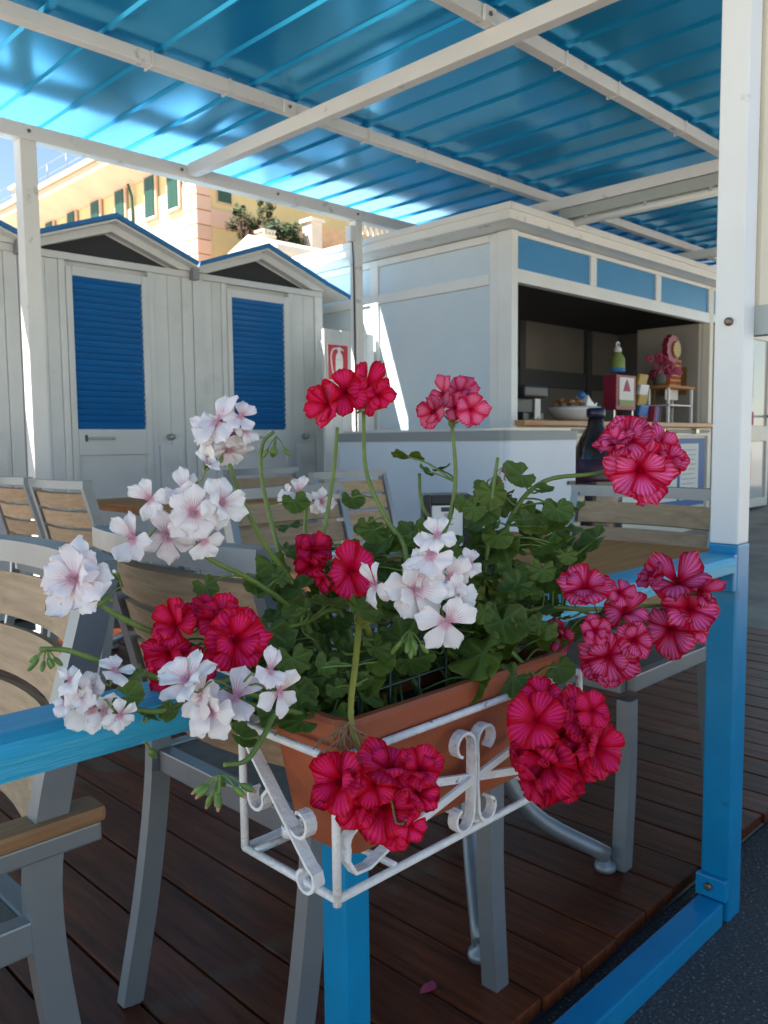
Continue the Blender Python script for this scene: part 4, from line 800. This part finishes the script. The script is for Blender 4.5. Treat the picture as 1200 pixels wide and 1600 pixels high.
LEAVES= [[0.5706,0.6082,0.8899,0.0247],[0.5839,0.6006,0.8784,0.0196],[0.5567,0.6436,0.8919,0.0298],[0.5409,0.6411,0.8581,0.0235],[0.5653,0.6294,0.8456,0.0225],[0.5899,0.6317,0.8337,0.0271],[0.6236,0.6001,0.8501,0.0311],[0.5003,0.6335,0.8121,0.0303],[0.5028,0.6617,0.8319,0.0258],[0.4877,0.6017,0.7968,0.0243],[0.4703,0.6202,0.8062,0.0219],[0.7146,0.5631,0.8255,0.0389],[0.7043,0.5702,0.7988,0.034],[0.7523,0.5498,0.7927,0.0246],[0.8045,0.5624,0.8584,0.0339],[0.7655,0.7226,1.0412,0.0242],[0.779,0.7067,1.0216,0.0137],[0.794,0.692,1.023,0.0145],[0.6097,0.7586,0.9912,0.0194],[0.6772,0.7339,0.9922,0.0177],[0.8238,0.5907,1.0177,0.0246],[0.7969,0.6152,0.9981,0.0231],[0.8389,0.5735,0.9998,0.0169],[0.7753,0.6352,0.9854,0.0185],[0.6723,0.692,0.9568,0.0224],[0.6762,0.6728,0.9474,0.0266],[0.7049,0.6592,0.9548,0.0269],[0.848,0.5888,0.9674,0.0314],[0.8765,0.5735,0.9583,0.0285],[0.9135,0.5666,0.9722,0.021],[0.9252,0.5503,0.9341,0.0291],[0.8785,0.567,0.9212,0.0254],[0.8528,0.5797,0.9321,0.0267],[0.8019,0.6026,0.9351,0.0308],[0.7608,0.5966,0.8982,0.0313],[0.7937,0.5777,0.8962,0.0317],[0.851,0.5764,0.8891,0.0267],[0.724,0.601,0.8654,0.0292],[0.7558,0.5679,0.854,0.0336],[0.836,0.5547,0.8196,0.0231],[0.8392,0.5475,0.7873,0.0215],[0.5974,0.7536,0.9647,0.0177],[0.5561,0.7334,0.9266,0.0241],[0.5819,0.7373,0.9365,0.0202],[0.5128,0.6842,0.8661,0.0238],[0.4843,0.6814,0.8419,0.022],[0.3362,0.6522,0.8436,0.0165],[0.3559,0.651,0.8199,0.0124],[0.3572,0.6679,0.8541,0.0137],[0.4692,0.7335,0.913,0.0159],[0.5805,0.6224,0.7962,0.0254],[0.6311,0.6154,0.804,0.0263],[0.3766,0.6518,0.8216,0.0115],[0.4196,0.606,0.7981,0.0195],[0.5145,0.6814,0.8562,0.0265],[0.7908,0.6183,0.9737,0.0231],[0.5642,0.694,0.9016,0.0249],[0.6423,0.6068,0.8245,0.0277],[0.695,0.5974,0.8305,0.0258],[0.6303,0.6532,0.8761,0.0269],[0.9116,0.5651,0.944,0.0194],[0.5485,0.6264,0.7993,0.0235],[0.525,0.6384,0.822,0.0258],[0.7651,0.6354,0.9059,0.0139],[0.8428,0.5899,0.9384,0.018],[0.7706,0.6263,0.8876,0.014],[0.7868,0.5954,0.8786,0.0167],[0.7839,0.6646,0.9136,0.0174],[0.8149,0.631,0.9026,0.0186],[0.8424,0.5399,0.9245,0.0143],[0.909,0.5739,0.929,0.0159],[0.8191,0.5854,0.9011,0.0219],[0.8224,0.6329,0.8728,0.015],[0.8049,0.6747,0.8995,0.0212],[0.8424,0.5508,0.9349,0.0149],[0.8557,0.622,0.9269,0.0145],[0.8085,0.5918,0.9058,0.0153],[0.8208,0.6508,0.9413,0.0176],[0.8479,0.6442,0.9794,0.0209],[0.7587,0.6146,0.8998,0.0158],[0.8543,0.5739,0.9561,0.015],[0.7907,0.6342,0.9471,0.0178],[0.8114,0.5783,0.9669,0.0138],[0.799,0.6678,0.9269,0.0174],[0.7964,0.5834,0.907,0.0225],[0.8028,0.6118,0.9234,0.0207],[0.8364,0.5487,0.9781,0.0214],[0.9151,0.5688,0.9146,0.0157],[0.8234,0.6163,0.9945,0.0195],[0.8318,0.6161,0.9834,0.0147],[0.839,0.6257,0.9868,0.0181],[0.8423,0.5752,0.9378,0.0172],[0.7728,0.621,0.9804,0.0173],[0.8185,0.5568,0.9071,0.0188],[0.8408,0.6456,0.9385,0.0148],[0.8359,0.563,0.9347,0.02],[0.8036,0.6451,0.9277,0.0212],[0.9043,0.5779,0.8895,0.0237],[0.8258,0.6641,0.9596,0.0196],[0.8076,0.6189,0.8669,0.022],[0.8228,0.5788,0.8676,0.021],[0.9008,0.589,0.9742,0.0177],[0.8762,0.5725,0.959,0.0164],[0.8797,0.5751,0.9018,0.0233],[0.8576,0.5649,0.9172,0.0169],[0.8098,0.5963,0.9306,0.0215],[0.7687,0.6507,0.8996,0.016],[0.8022,0.6346,0.9638,0.0215],[0.7877,0.6224,0.8772,0.0173],[0.864,0.5839,0.9686,0.0218],[0.8859,0.5821,0.9491,0.0218],[0.843,0.6421,0.9039,0.0221],[0.7574,0.6268,0.9214,0.0197],[0.8455,0.6281,0.8717,0.0233],[0.787,0.6608,0.9156,0.0224],[0.8327,0.6488,0.9997,0.0234],[0.8663,0.6041,0.9495,0.0223],[0.8378,0.5702,0.9196,0.0163],[0.7868,0.6054,0.9616,0.0181],[0.8371,0.5706,0.9567,0.0147],[0.7885,0.6004,0.9466,0.0206],[0.8115,0.6528,0.9618,0.0154],[0.8342,0.6008,0.8966,0.0219],[0.8009,0.6225,0.8764,0.0208],[0.8572,0.6158,0.8611,0.0243],[0.619,0.72,0.9424,0.0164],[0.7343,0.6299,0.9172,0.0187],[0.772,0.6492,0.9118,0.0223],[0.687,0.692,0.9348,0.0211],[0.6387,0.6924,0.9141,0.0169],[0.735,0.6433,0.923,0.0224],[0.7495,0.6301,0.9403,0.015],[0.6992,0.6301,0.9017,0.0186],[0.6986,0.7307,0.9592,0.0171],[0.6445,0.6881,0.9124,0.0184],[0.7193,0.6685,0.9577,0.0147],[0.6535,0.6758,0.9181,0.0216],[0.6912,0.6659,0.9127,0.0222],[0.7271,0.6089,0.9148,0.017],[0.6435,0.718,0.937,0.016],[0.7021,0.6219,0.9385,0.0183],[0.6255,0.726,0.9098,0.0212],[0.6568,0.6968,0.9374,0.018],[0.7188,0.6799,0.897,0.0209],[0.6872,0.6661,0.9456,0.0207],[0.7363,0.6387,0.9277,0.019],[0.7221,0.6807,0.9345,0.0188],[0.6648,0.7054,0.9164,0.0172],[0.6519,0.6855,0.9242,0.0192],[0.6505,0.7536,0.8942,0.014],[0.7091,0.6406,0.9491,0.0187],[0.746,0.685,0.943,0.0165],[0.7258,0.6621,0.9022,0.0187],[0.6827,0.7344,0.8896,0.0174],[0.6551,0.7739,0.9186,0.0182],[0.7214,0.6142,0.9332,0.0139],[0.7037,0.6491,0.8885,0.0191],[0.7098,0.6849,0.9085,0.0155],[0.6118,0.732,0.9289,0.0192],[0.7612,0.5844,0.8408,0.0152],[0.7921,0.5732,0.8636,0.0148],[0.8007,0.5634,0.8835,0.0206],[0.8164,0.5471,0.8292,0.0177],[0.744,0.5848,0.8472,0.0133],[0.792,0.5892,0.8169,0.0198],[0.7655,0.5516,0.8519,0.0168],[0.7832,0.5358,0.8519,0.0139],[0.7271,0.5869,0.8435,0.018],[0.7851,0.5543,0.8531,0.0151],[0.7683,0.6174,0.8437,0.0214],[0.7535,0.578,0.8363,0.0136],[0.8094,0.544,0.8414,0.0171],[0.796,0.5954,0.8468,0.0219],[0.7468,0.6064,0.8342,0.0219],[0.7762,0.5785,0.8683,0.0174],[0.771,0.5567,0.895,0.0219],[0.7532,0.5539,0.8902,0.0181],[0.7553,0.5902,0.8688,0.0156],[0.7456,0.6126,0.8576,0.0205],[0.7902,0.5928,0.8555,0.0205],[0.7746,0.5705,0.843,0.0193],[0.5555,0.7044,0.8845,0.0159],[0.6034,0.7163,0.9043,0.0134],[0.5679,0.7209,0.8463,0.0206],[0.5538,0.6953,0.8241,0.0174],[0.5574,0.7589,0.9054,0.0198],[0.5513,0.7235,0.868,0.0182],[0.5485,0.7346,0.8227,0.0172],[0.5515,0.6722,0.8853,0.0176],[0.5462,0.6875,0.8605,0.0172],[0.5357,0.739,0.9075,0.0163],[0.5436,0.66,0.8882,0.0179],[0.5519,0.7241,0.9145,0.0166],[0.5522,0.6889,0.8824,0.0149],[0.5343,0.7401,0.9065,0.0163],[0.5637,0.7242,0.8885,0.0169],[0.5698,0.7102,0.8376,0.0164],[0.5353,0.6915,0.9193,0.0121],[0.5626,0.7232,0.8953,0.0172],[0.5474,0.7181,0.8388,0.0165],[0.5489,0.7282,0.903,0.0203]]
BUD= {"up": [0.5876, 0.7614, 1.0664], "left": [0.2879, 0.6984, 0.8856], "bot": [0.3807, 0.5791, 0.7819], "mid": [0.6014, 0.5678, 0.8692], "bl": [0.344, 0.6396, 0.804], "w3b": [0.3664, 0.7103, 0.9285], "wilt": [0.4889, 0.5374, 0.8028], "dry": [0.8078, 0.6073, 1.0233]}
STEMS= {"up": [[0.5859, 0.7637, 1.0722], [0.5756, 0.7722, 1.0571], [0.5726, 0.7708, 1.0207], [0.5772, 0.7597, 0.9659], [0.58, 0.7358, 0.9091]], "left": [[0.284, 0.7023, 0.8862], [0.3027, 0.6905, 0.8836], [0.3302, 0.6826, 0.8695], [0.3849, 0.6815, 0.8432]], "r1b": [[0.6307, 0.7053, 1.0757], [0.6318, 0.713, 1.0307], [0.6231, 0.7155, 0.9798], [0.607, 0.7114, 0.9304], [0.5948, 0.6879, 0.8696]], "bot": [[0.3831, 0.5776, 0.7899], [0.4052, 0.5766, 0.7878], [0.4317, 0.587, 0.7997], [0.4685, 0.6081, 0.8093]], "tall": [[0.7737, 0.7117, 1.0185], [0.7664, 0.7, 0.979], [0.7654, 0.6676, 0.9373], [0.7349, 0.6315, 0.8557]], "dry": [[0.805, 0.6119, 1.0387], [0.7978, 0.6141, 0.9966], [0.792, 0.6143, 0.9506]]}
# ------------------------------------------------------------------ the four geraniums
CAMP = Vector((0, 0, 1.06)); UP = Vector((0, 0, 1))
PL = {'A': thing('geranium_plant', (0.57, 0.62, 0.762), 'white-flowered geranium spilling over the left end of the trough', 'geranium', 'geraniums in the trough'),
      'B': thing('geranium_plant', (0.665, 0.615, 0.762), 'white-flowered geranium with one dense head at the middle of the trough', 'geranium', 'geraniums in the trough'),
      'C': thing('geranium_plant', (0.615, 0.645, 0.762), 'crimson-flowered geranium in the left half of the trough', 'geranium', 'geraniums in the trough'),
      'D': thing('geranium_plant', (0.77, 0.62, 0.762), 'crimson and pink-striped geranium filling the right half of the trough', 'geranium', 'geraniums in the trough')}
def basis(n, up, roll):
    n = n.normalized(); y = up-n*up.dot(n); y = y.normalized() if y.length > 1e-4 else n.orthogonal().normalized(); x = y.cross(n)
    c, s = math.cos(roll), math.sin(roll); x, y = x*c+y*s, y*c-x*s
    return Matrix((x, y, n)).transposed()
def put(me, name, parent, loc, M3, sc):
    o = bpy.data.objects.new(name, me); C.objects.link(o); o.parent = parent
    o.matrix_local = Matrix.Translation(Vector(loc)-OFF[parent.name]) @ M3.to_4x4() @ Matrix.Diagonal((sc[0], sc[1], sc[2], 1)); return o
fq = random.Random(3); KN = []
for hi, (pl, kind, fl, stem) in enumerate(HEADS):
    fl = list(fl)
    if kind == 'w' and len(fl) > 3:
        for k in range(len(fl)-1):
            a_, b_ = Vector(fl[k][:3]), Vector(fl[k+1][:3])
            if (a_-b_).length < 0.05 and k % 2 == 0: c_ = (a_+b_)/2; c_ += (c_-CAMP).normalized()*0.010; fl.append((*c_, (fl[k][3]+fl[k+1][3])*0.42))
    T = PL[pl]; P = [Vector(f[:3]) for f in fl]; ctr = sum(P, Vector())/len(P); node = Vector(stem[0])
    root = OFF[T.name]+Vector((fq.uniform(-.03, .03), fq.uniform(-.02, .02), -0.01))
    last = Vector(stem[-1]); pts = [Vector(s) for s in stem]
    if last.z > 0.80: pts.append((last+root)/2+Vector((0, 0, 0.008)))
    pts.append(root); sp_ = smooth(pts, 5); n_ = len(sp_)
    MB().tube(sp_, [0.0021+0.0016*min(1, k/n_*1.6) for k in range(n_)], 8).build('stem', 'stem_yellow' if hi in (15,) else 'stem_green', T); KN += [(v, pl) for v in sp_[6:]]
    hm = MB(); hm.ell(node, (0.005, 0.005, 0.004), None, 7)
    for k in range(7):
        a = fq.uniform(0, 6.28); d = Vector((math.cos(a), math.sin(a), fq.uniform(-.6, .3))).normalized(); hm.ell(node+d*0.006, (0.0014, 0.0014, 0.005), d, 5)
    rad = max((p-ctr).length for p in P) if len(P) > 1 else 0.03
    dirs = []
    for p, f in zip(P, fl):
        tocam = (CAMP-p).normalized(); side = (p-ctr)/(rad+1e-6); side -= tocam*side.dot(tocam)
        n = tocam*0.75+side*(0.75 if len(P) > 2 else 0.2)+Vector((fq.uniform(-.4, .4), fq.uniform(-.4, .4), fq.uniform(-.2, .4)))
        n.normalize(); dirs.append(n); back = p-n*(f[3]*0.15+0.006)
        mid = (node+back)/2+(back-node).length*0.15*UP
        hm.tube(smooth([node, mid, back-n*0.012, back], 3), 0.0011, 5)
        for k in range(5):
            a = k*1.257; e1 = n.orthogonal().normalized(); e2 = n.cross(e1); d = (n*0.8+(e1*math.cos(a)+e2*math.sin(a))*0.55).normalized(); hm.ell(back+d*0.004-n*0.002, (0.0013, 0.0013, 0.0055), d, 5)
    if kind in 'wrs':
        for k in range(3):
            d = (Vector((fq.uniform(-1, 1), fq.uniform(-1, 1), fq.uniform(-1, .4)))).normalized(); e = node+d*0.022; hm.tube([node, node+d*0.012+UP*0.002, e], 0.0009, 5); hm.ell(e, (0.0028, 0.0028, 0.006), d, 6)
    head = hm.build('flower_head', 'sepal', T)
    for p, f, n in zip(P, fl, dirs):
        r = f[3]*(1.18 if kind == 'w' else 1.15); me = fq.choice(FM[kind])
        if len(fl) == 1: put(FM['w'][4], 'flower', head, p-n*r*0.02, basis(n, UP, 1.9), (r*0.8, r*0.8, r*1.5)); put(FM['w'][8], 'flower', head, p-n*r*0.20, basis(n, UP, 0.6), (r*1.15, r*1.15, r*0.8)); me = FM['w'][3]
        put(me, 'flower', head, p-n*r*0.12, basis(n, UP+Vector((fq.uniform(-.2, .2), fq.uniform(-.2, .2), 0)), fq.uniform(-0.6, 0.6) if kind == 'w' else fq.uniform(-3, 3)), (r*fq.uniform(0.9, 1.08), r*fq.uniform(0.9, 1.08), r*fq.uniform(0.6, 1.7)))
# extra stems
for nm, pts in STEMS.items():
    pl = {'up': 'A', 'left': 'A', 'r1b': 'C', 'bot': 'A', 'tall': 'D', 'dry': 'D'}[nm]; T = PL[pl]; root = OFF[T.name]
    q = [Vector(v) for v in pts]+([Vector((q_ for q_ in pts[-1]))*0.4+root*0.6, root] if nm != 'left' else [root+Vector((-0.03, 0, 0.01))]); sp_ = smooth(q, 5)
    MB().tube(sp_, [0.0020+0.0014*k/len(sp_) for k in range(len(sp_))], 8).build('stem', 'stem_green', T); KN += [(v, pl) for v in sp_[8:]]
# bud clusters
def buds(nm, pl, n, sz, down, mt='bud_green', tipc=None):
    c0 = Vector(BUD[nm]); m = MB(); m2 = MB()
    for k in range(n):
        d = Vector((fq.uniform(-1, 1), fq.uniform(-1, 1), -down+fq.uniform(-.5, .5))).normalized(); L_ = sz*fq.uniform(1.4, 2.6); e = c0+d*L_
        m.tube(smooth([c0, c0+d*L_*0.5+UP*sz*0.25, e], 3), sz*0.10, 5); m.ell(e+d*sz*0.5, (sz*0.36, sz*0.36, sz*0.85), d, 8)
        if tipc: m2.ell(e+d*sz*1.1, (sz*0.22, sz*0.22, sz*0.45), d, 6)
    o = m.build('bud_cluster', mt, PL[pl])
    if tipc: m2.build('bud_tip', tipc, o)
buds('up', 'A', 6, 0.0075, 1.3); buds('left', 'A', 7, 0.0065, 0.7); buds('bot', 'A', 9, 0.0085, 1.0, 'bud_green', 'bud_tip'); buds('mid', 'B', 9, 0.0085, 1.1); buds('bl', 'A', 1, 0.010, 1.5, 'bud_green', 'ceramic'); buds('w3b', 'A', 2, 0.009, -0.1, 'bud_green', 'ceramic')
def dry(nm, pl, n, s):
    c0 = Vector(BUD[nm]); m = MB()
    for k in range(n):
        d = Vector((fq.uniform(-1, 1), fq.uniform(-1, 1), -1.2+fq.uniform(-.4, .6))).normalized(); p = [c0+UP*s*0.3]; 
        for j in range(4): p.append(p[-1]+(d+Vector((fq.uniform(-.7, .7), fq.uniform(-.7, .7), fq.uniform(-.3, .3)))).normalized()*s*0.5)
        m.strap(p, d.orthogonal(), s*0.07, s*0.03); m.ell(p[-1], (s*.07, s*.07, s*.22), d, 5)
    m.build('withered_head', 'dry_brown', PL[pl])
dry('wilt', 'C', 22, 0.020); dry('dry', 'D', 10, 0.013)
# leaves
def add_leaf(p, r, pl=None, light=False, nrm=None):
    p = Vector(p)
    if pl is None: pl = min(PL, key=lambda k: (OFF[PL[k].name]-p).length+fq.uniform(0, .05))
    tc = (CAMP-p).normalized(); n = nrm or (tc*0.62+UP*0.62+Vector((fq.uniform(-.75, .75), fq.uniform(-.75, .75), fq.uniform(-.3, .3)))).normalized()
    me = LM[fq.randrange(9)] if not light else LM[9+fq.randrange(4)]
    ax = Vector((fq.uniform(-.7, .7), fq.uniform(-.7, .7), -0.9)); M3 = basis(n, ax, fq.uniform(-.4, .4)); put(me, 'leaf', PL[pl], p, M3, (r, r, r))
    best = min((k for k in KN if k[0].z < p.z+0.01), key=lambda k: (k[0]-p).length, default=None)
    a = best[0] if best and (best[0]-p).length < 0.09 else OFF[PL[pl].name]+Vector((fq.uniform(-.04, .04), fq.uniform(-.02, .02), 0))
    mid = (a+p)/2+Vector((0, 0, 0.15*(p-a).length))-n*0.008
    MB().tube(smooth([a, mid, p-n*0.001], 4), 0.0012, 6).build('petiole', 'stem_green', PL[pl])
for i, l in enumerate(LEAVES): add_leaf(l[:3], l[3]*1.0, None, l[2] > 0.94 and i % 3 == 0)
for k in range(270):
    x = fq.uniform(0.50, 0.92); y = fq.uniform(0.575, 0.76); top = 0.93 - 0.35*abs(x-0.74)+0.02*math.sin(x*31)
    if x > 0.62 and x < 0.73 and y < 0.64 and fq.random() < 0.75: continue
    z = 0.775+(top-0.775)*fq.random()**0.8
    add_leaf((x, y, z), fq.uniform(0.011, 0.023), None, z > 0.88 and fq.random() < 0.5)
pt = tag(bpy.data.objects.new('fallen_petal', FM['r'][1]), 'single pink petal lying on the brown deck planks', 'petal')
C.objects.link(pt); 
m = MB(); V_ = [(0.020*math.cos(a*0.7)*(1+.2*math.sin(a*2)), 0.012*math.sin(a*0.7), 0.002*math.sin(a*1.3)) for a in range(9)]; c_ = m.b.verts.new((0, 0, 0.004)); vv = [m.b.verts.new(v) for v in V_]
for i in range(9): m.b.faces.new((c_, vv[i], vv[(i+1) % 9]))
pn = m.build('t', 'pink'); pt.data = pn.data; bpy.data.objects.remove(pn); pt.location = (1.07, 0.97, 0.0625)

# ------------------------------------------------------------------ background buildings and trees
BX, BY = 18.0, 27.9
bd = thing('apartment_building', (BX, BY, 0), 'yellow and cream apartment house with pink eaves and green shutters beyond the cabins', 'building')
MB().box(BX, BX+14, BY, BY+34, 0, 11.95).build('wall', 'plaster_yellow', bd)
MB().box(BX-0.06, BX-0.002, BY+0.9, BY+34, 0, 10.9).build('left_facade', 'plaster_cream', bd)
m = MB(); m.prism([(BX-1.15, 12.75), (BX-1.05, 12.45), (BX-0.07, 11.80), (BX+0.3, 11.80), (BX+0.3, 12.80)], 'y', BY-1.2, BY+35); m.build('eaves', 'plaster_pink', bd)
m = MB(); m.prism([(BY-1.1, 12.5), (BY-0.02, 11.80), (BY+0.3, 11.80), (BY+0.3, 12.80), (BY-1.15, 12.80)], 'x', BX-1.1, BX+14); m.build('eaves', 'plaster_pink', bd)
MB().box(BX-1.25, BX+14, BY-1.3, BY+35, 12.81, 13.0).build('gutter', 'plaster_cream', bd)
for k in range(22):
    z = k*0.55
    MB().box(BX-0.10, BX+0.55, BY-0.10, BY+0.85, z+0.02, z+0.53, 0.02).build('quoin', 'quoin_pink', bd)
for y0 in (29.0, 30.75, 33.25, 35.5, 37.9, 40.3, 42.7):
    f = MB().box(BX-0.16, BX-0.065, y0-0.13, y0+0.85, 10.05, 11.86).build('window', 'plaster_pink', bd)
    w = MB(); w.box(BX-0.20, BX-0.162, y0, y0+0.35, 10.2, 11.78, 0.008); w.box(BX-0.20, BX-0.162, y0+0.37, y0+0.72, 10.2, 11.78, 0.008)
    for k in range(24): w.box(BX-0.212, BX-0.201, y0+0.04, y0+0.68, 10.25+k*0.063, 10.28+k*0.063)
    w.build('shutter', 'shutter_green', f); MB().box(BX-0.26, BX-0.162, y0-0.1, y0+0.82, 10.08, 10.16).build('sill', 'stone_pale', f)
f = MB().box(18.85, 19.55, BY-0.06, BY-0.002, 10.3, 11.9).build('window', 'plaster_pink', bd)
w = MB(); w.box(18.90, 19.50, BY-0.1, BY-0.062, 10.36, 11.86, 0.01)
for k in range(22): w.box(18.94, 19.46, BY-0.112, BY-0.101, 10.4+k*0.065, 10.43+k*0.065)
w.build('shutter', 'shutter_green', f)
MB().box(18.56, 24, BY-0.07, BY-0.002, 9.35, 10.02).build('band', 'quoin_pink', bd); MB().box(20.55, 20.95, BY-0.07, BY-0.002, 0, 9.34).build('band', 'quoin_pink', bd)
MB().tube([(BX-0.13, 32.6, 6), (BX-0.13, 32.6, 11.3), (BX-0.3, 32.6, 11.8)], 0.06, 8).build('downpipe', 'shutter_green', bd)
# roof terrace railing
for k in range(17): MB().tube([(BX-0.9, BY+1+k*2, 13.0), (BX-0.9, BY+1+k*2, 13.95)], 0.025, 6).build('railing_post', 'grey_metal', bd)
for z in (13.45, 13.93): MB().tube([(BX-0.9, BY+1, z), (BX-0.9, BY+33, z)], 0.02, 6).build('railing_bar', 'grey_metal', bd)
m = MB(); m.box(BX-0.6, BX+0.1, 43.0, 43.8, 13.0, 13.9); m.box(BX-0.75, BX+0.25, 42.85, 43.95, 13.9, 14.05); m.build('chimney', 'stone_pale', bd)
b2 = thing('far_house', (30, 34, 0), 'plain yellow house far behind the trees and terrace', 'building')
MB().box(27, 52, 37, 50, 0, 14.2).build('wall', 'plaster_yellow', b2); MB().box(26.8, 52.2, 36.8, 50.2, 14.2, 14.6).build('cornice', 'stone_pale', b2)
MB().box(34, 34.9, 36.9, 36.998, 8.2, 10).build('shutter', 'shutter_green', b2)
tw = thing('terrace_wall', (20.2, 23.8, 0), 'old ochre terrace wall with square pillar beyond the kiosk', 'wall')
MB().box(17.4, 30, 22.6, 23.64, 0, 7.55).build('terrace', 'stucco_old', tw); MB().box(17.4, 30, 24.01, 27.6, 0, 7.55).build('terrace', 'stucco_old', tw)
MB().box(20.52, 22.4, 23.65, 24.0, 0, 8.9).build('wall', 'stucco_old', tw); MB().box(20.0, 20.5, 23.6, 24.1, 0, 9.0).build('pillar', 'stone_pale', tw); MB().box(19.92, 20.58, 23.5, 24.2, 9.0, 9.13).build('cap', 'stone_pale', tw)
MB().box(22.41, 30, 23.65, 24.0, 0, 8.95).build('wall', 'stucco_old', tw)
for k in range(22): MB().box(22.5+k*0.3, 22.63+k*0.3, 23.78, 23.92, 8.95, 9.4).build('baluster', 'stone_pale', tw)
MB().box(22.42, 30, 23.75, 23.95, 9.402, 9.52).build('coping', 'stone_pale', tw)
lr = thing('low_house', (17.5, 21, 0), 'low house with pale sloping roof and chimney under the terrace wall', 'building')
MB().box(15.6, 24, 19.9, 22.2, 0, 6.75).build('wall', 'stone_pale', lr)
m = MB(); m.prism([(19.6, 6.6), (19.6, 6.8), (21.0, 7.3), (22.4, 6.8), (22.4, 6.6)], 'x', 15.3, 24.3); m.build('roof', 'stone_pale', lr)
ck = MB(); ck.box(16.12, 16.5, 21.3, 21.7, 6.9, 7.42); ck.box(16.06, 16.56, 21.24, 21.76, 7.42, 7.50); ck.build('chimney', 'plaster_cream', lr)
for k in range(4): MB().box(16.10+k*0.12, 16.16+k*0.12, 21.26, 21.32, 7.50, 7.60).build('chimney_vent', 'stone_pale', lr)
MB().box(16.07, 16.55, 21.25, 21.75, 7.60, 7.66).build('chimney_cap', 'stone_pale', lr)
mat('tree_leaf', (0.075, 0.10, 0.035), 0.7, var=0.4, vscale=1.5, rand=0.1)
mat('shrub_leaf', (0.045, 0.085, 0.022), 0.7, var=0.4, vscale=1.5, rand=0.1)
def tree(label, x, y, z0, h, rx, nl, mt, bush=False):
    t = thing('terrace_tree', (x, y, z0), label, 'tree', 'trees on the terrace'); q = random.Random(int(x*100))
    m = MB(); tips = []
    for k in range(5 if not bush else 7):
        a = k*1.3+q.random(); e = Vector((x+rx*0.55*math.cos(a), y+rx*0.55*math.sin(a), z0+h*q.uniform(.6, .9))); m.tube(smooth([(x, y, z0), (x+0.05*math.cos(a), y, z0+h*0.35), e], 4), [0.07, 0.065, 0.06, 0.055, 0.05, 0.04, 0.03, 0.025, 0.015], 6); tips.append(e)
    m.build('trunk', 'bark', t); V = []; F = []
    cl_ = [(e, rx*q.uniform(.3, .5)) for e in tips]+[(Vector((x+rx*q.uniform(-.8, .8), y+rx*q.uniform(-.8, .8), z0+h*q.uniform(.25 if bush else .5, 1.0))), rx*q.uniform(.22, .42)) for _ in range(9)]
    for k in range(nl):
        c, r = q.choice(cl_); d = Vector((q.gauss(0, 1), q.gauss(0, 1), q.gauss(0, 1))).normalized()*r*q.random()**0.4; p = c+d
        a = Vector((q.gauss(0, 1), q.gauss(0, 1), q.gauss(0, 1))).normalized(); b = a.orthogonal().normalized(); s = q.uniform(.05, .10); i0 = len(V)
        V += [tuple(p+a*s), tuple(p+b*s*0.45), tuple(p-a*s), tuple(p-b*s*0.45)]; F.append((i0, i0+1, i0+2, i0+3))
    me = bpy.data.meshes.new('crown'); me.from_pydata([tuple(Vector(v)-Vector((x, y, z0))) for v in V], [], F); me.materials.append(MT[mt]); o = bpy.data.objects.new('crown', me); C.objects.link(o); o.parent = t
tree('small open tree standing in front of the yellow house', 18.76, 26.0, 7.55, 2.3, 0.55, 1300, 'tree_leaf')
tree('taller feathery tree between the open tree and the dense shrub', 19.2, 25.2, 7.55, 2.5, 0.5, 1100, 'tree_leaf')
tree('dense round green shrub left of the terrace pillar', 19.35, 24.5, 7.55, 1.35, 0.85, 3200, 'shrub_leaf', True)
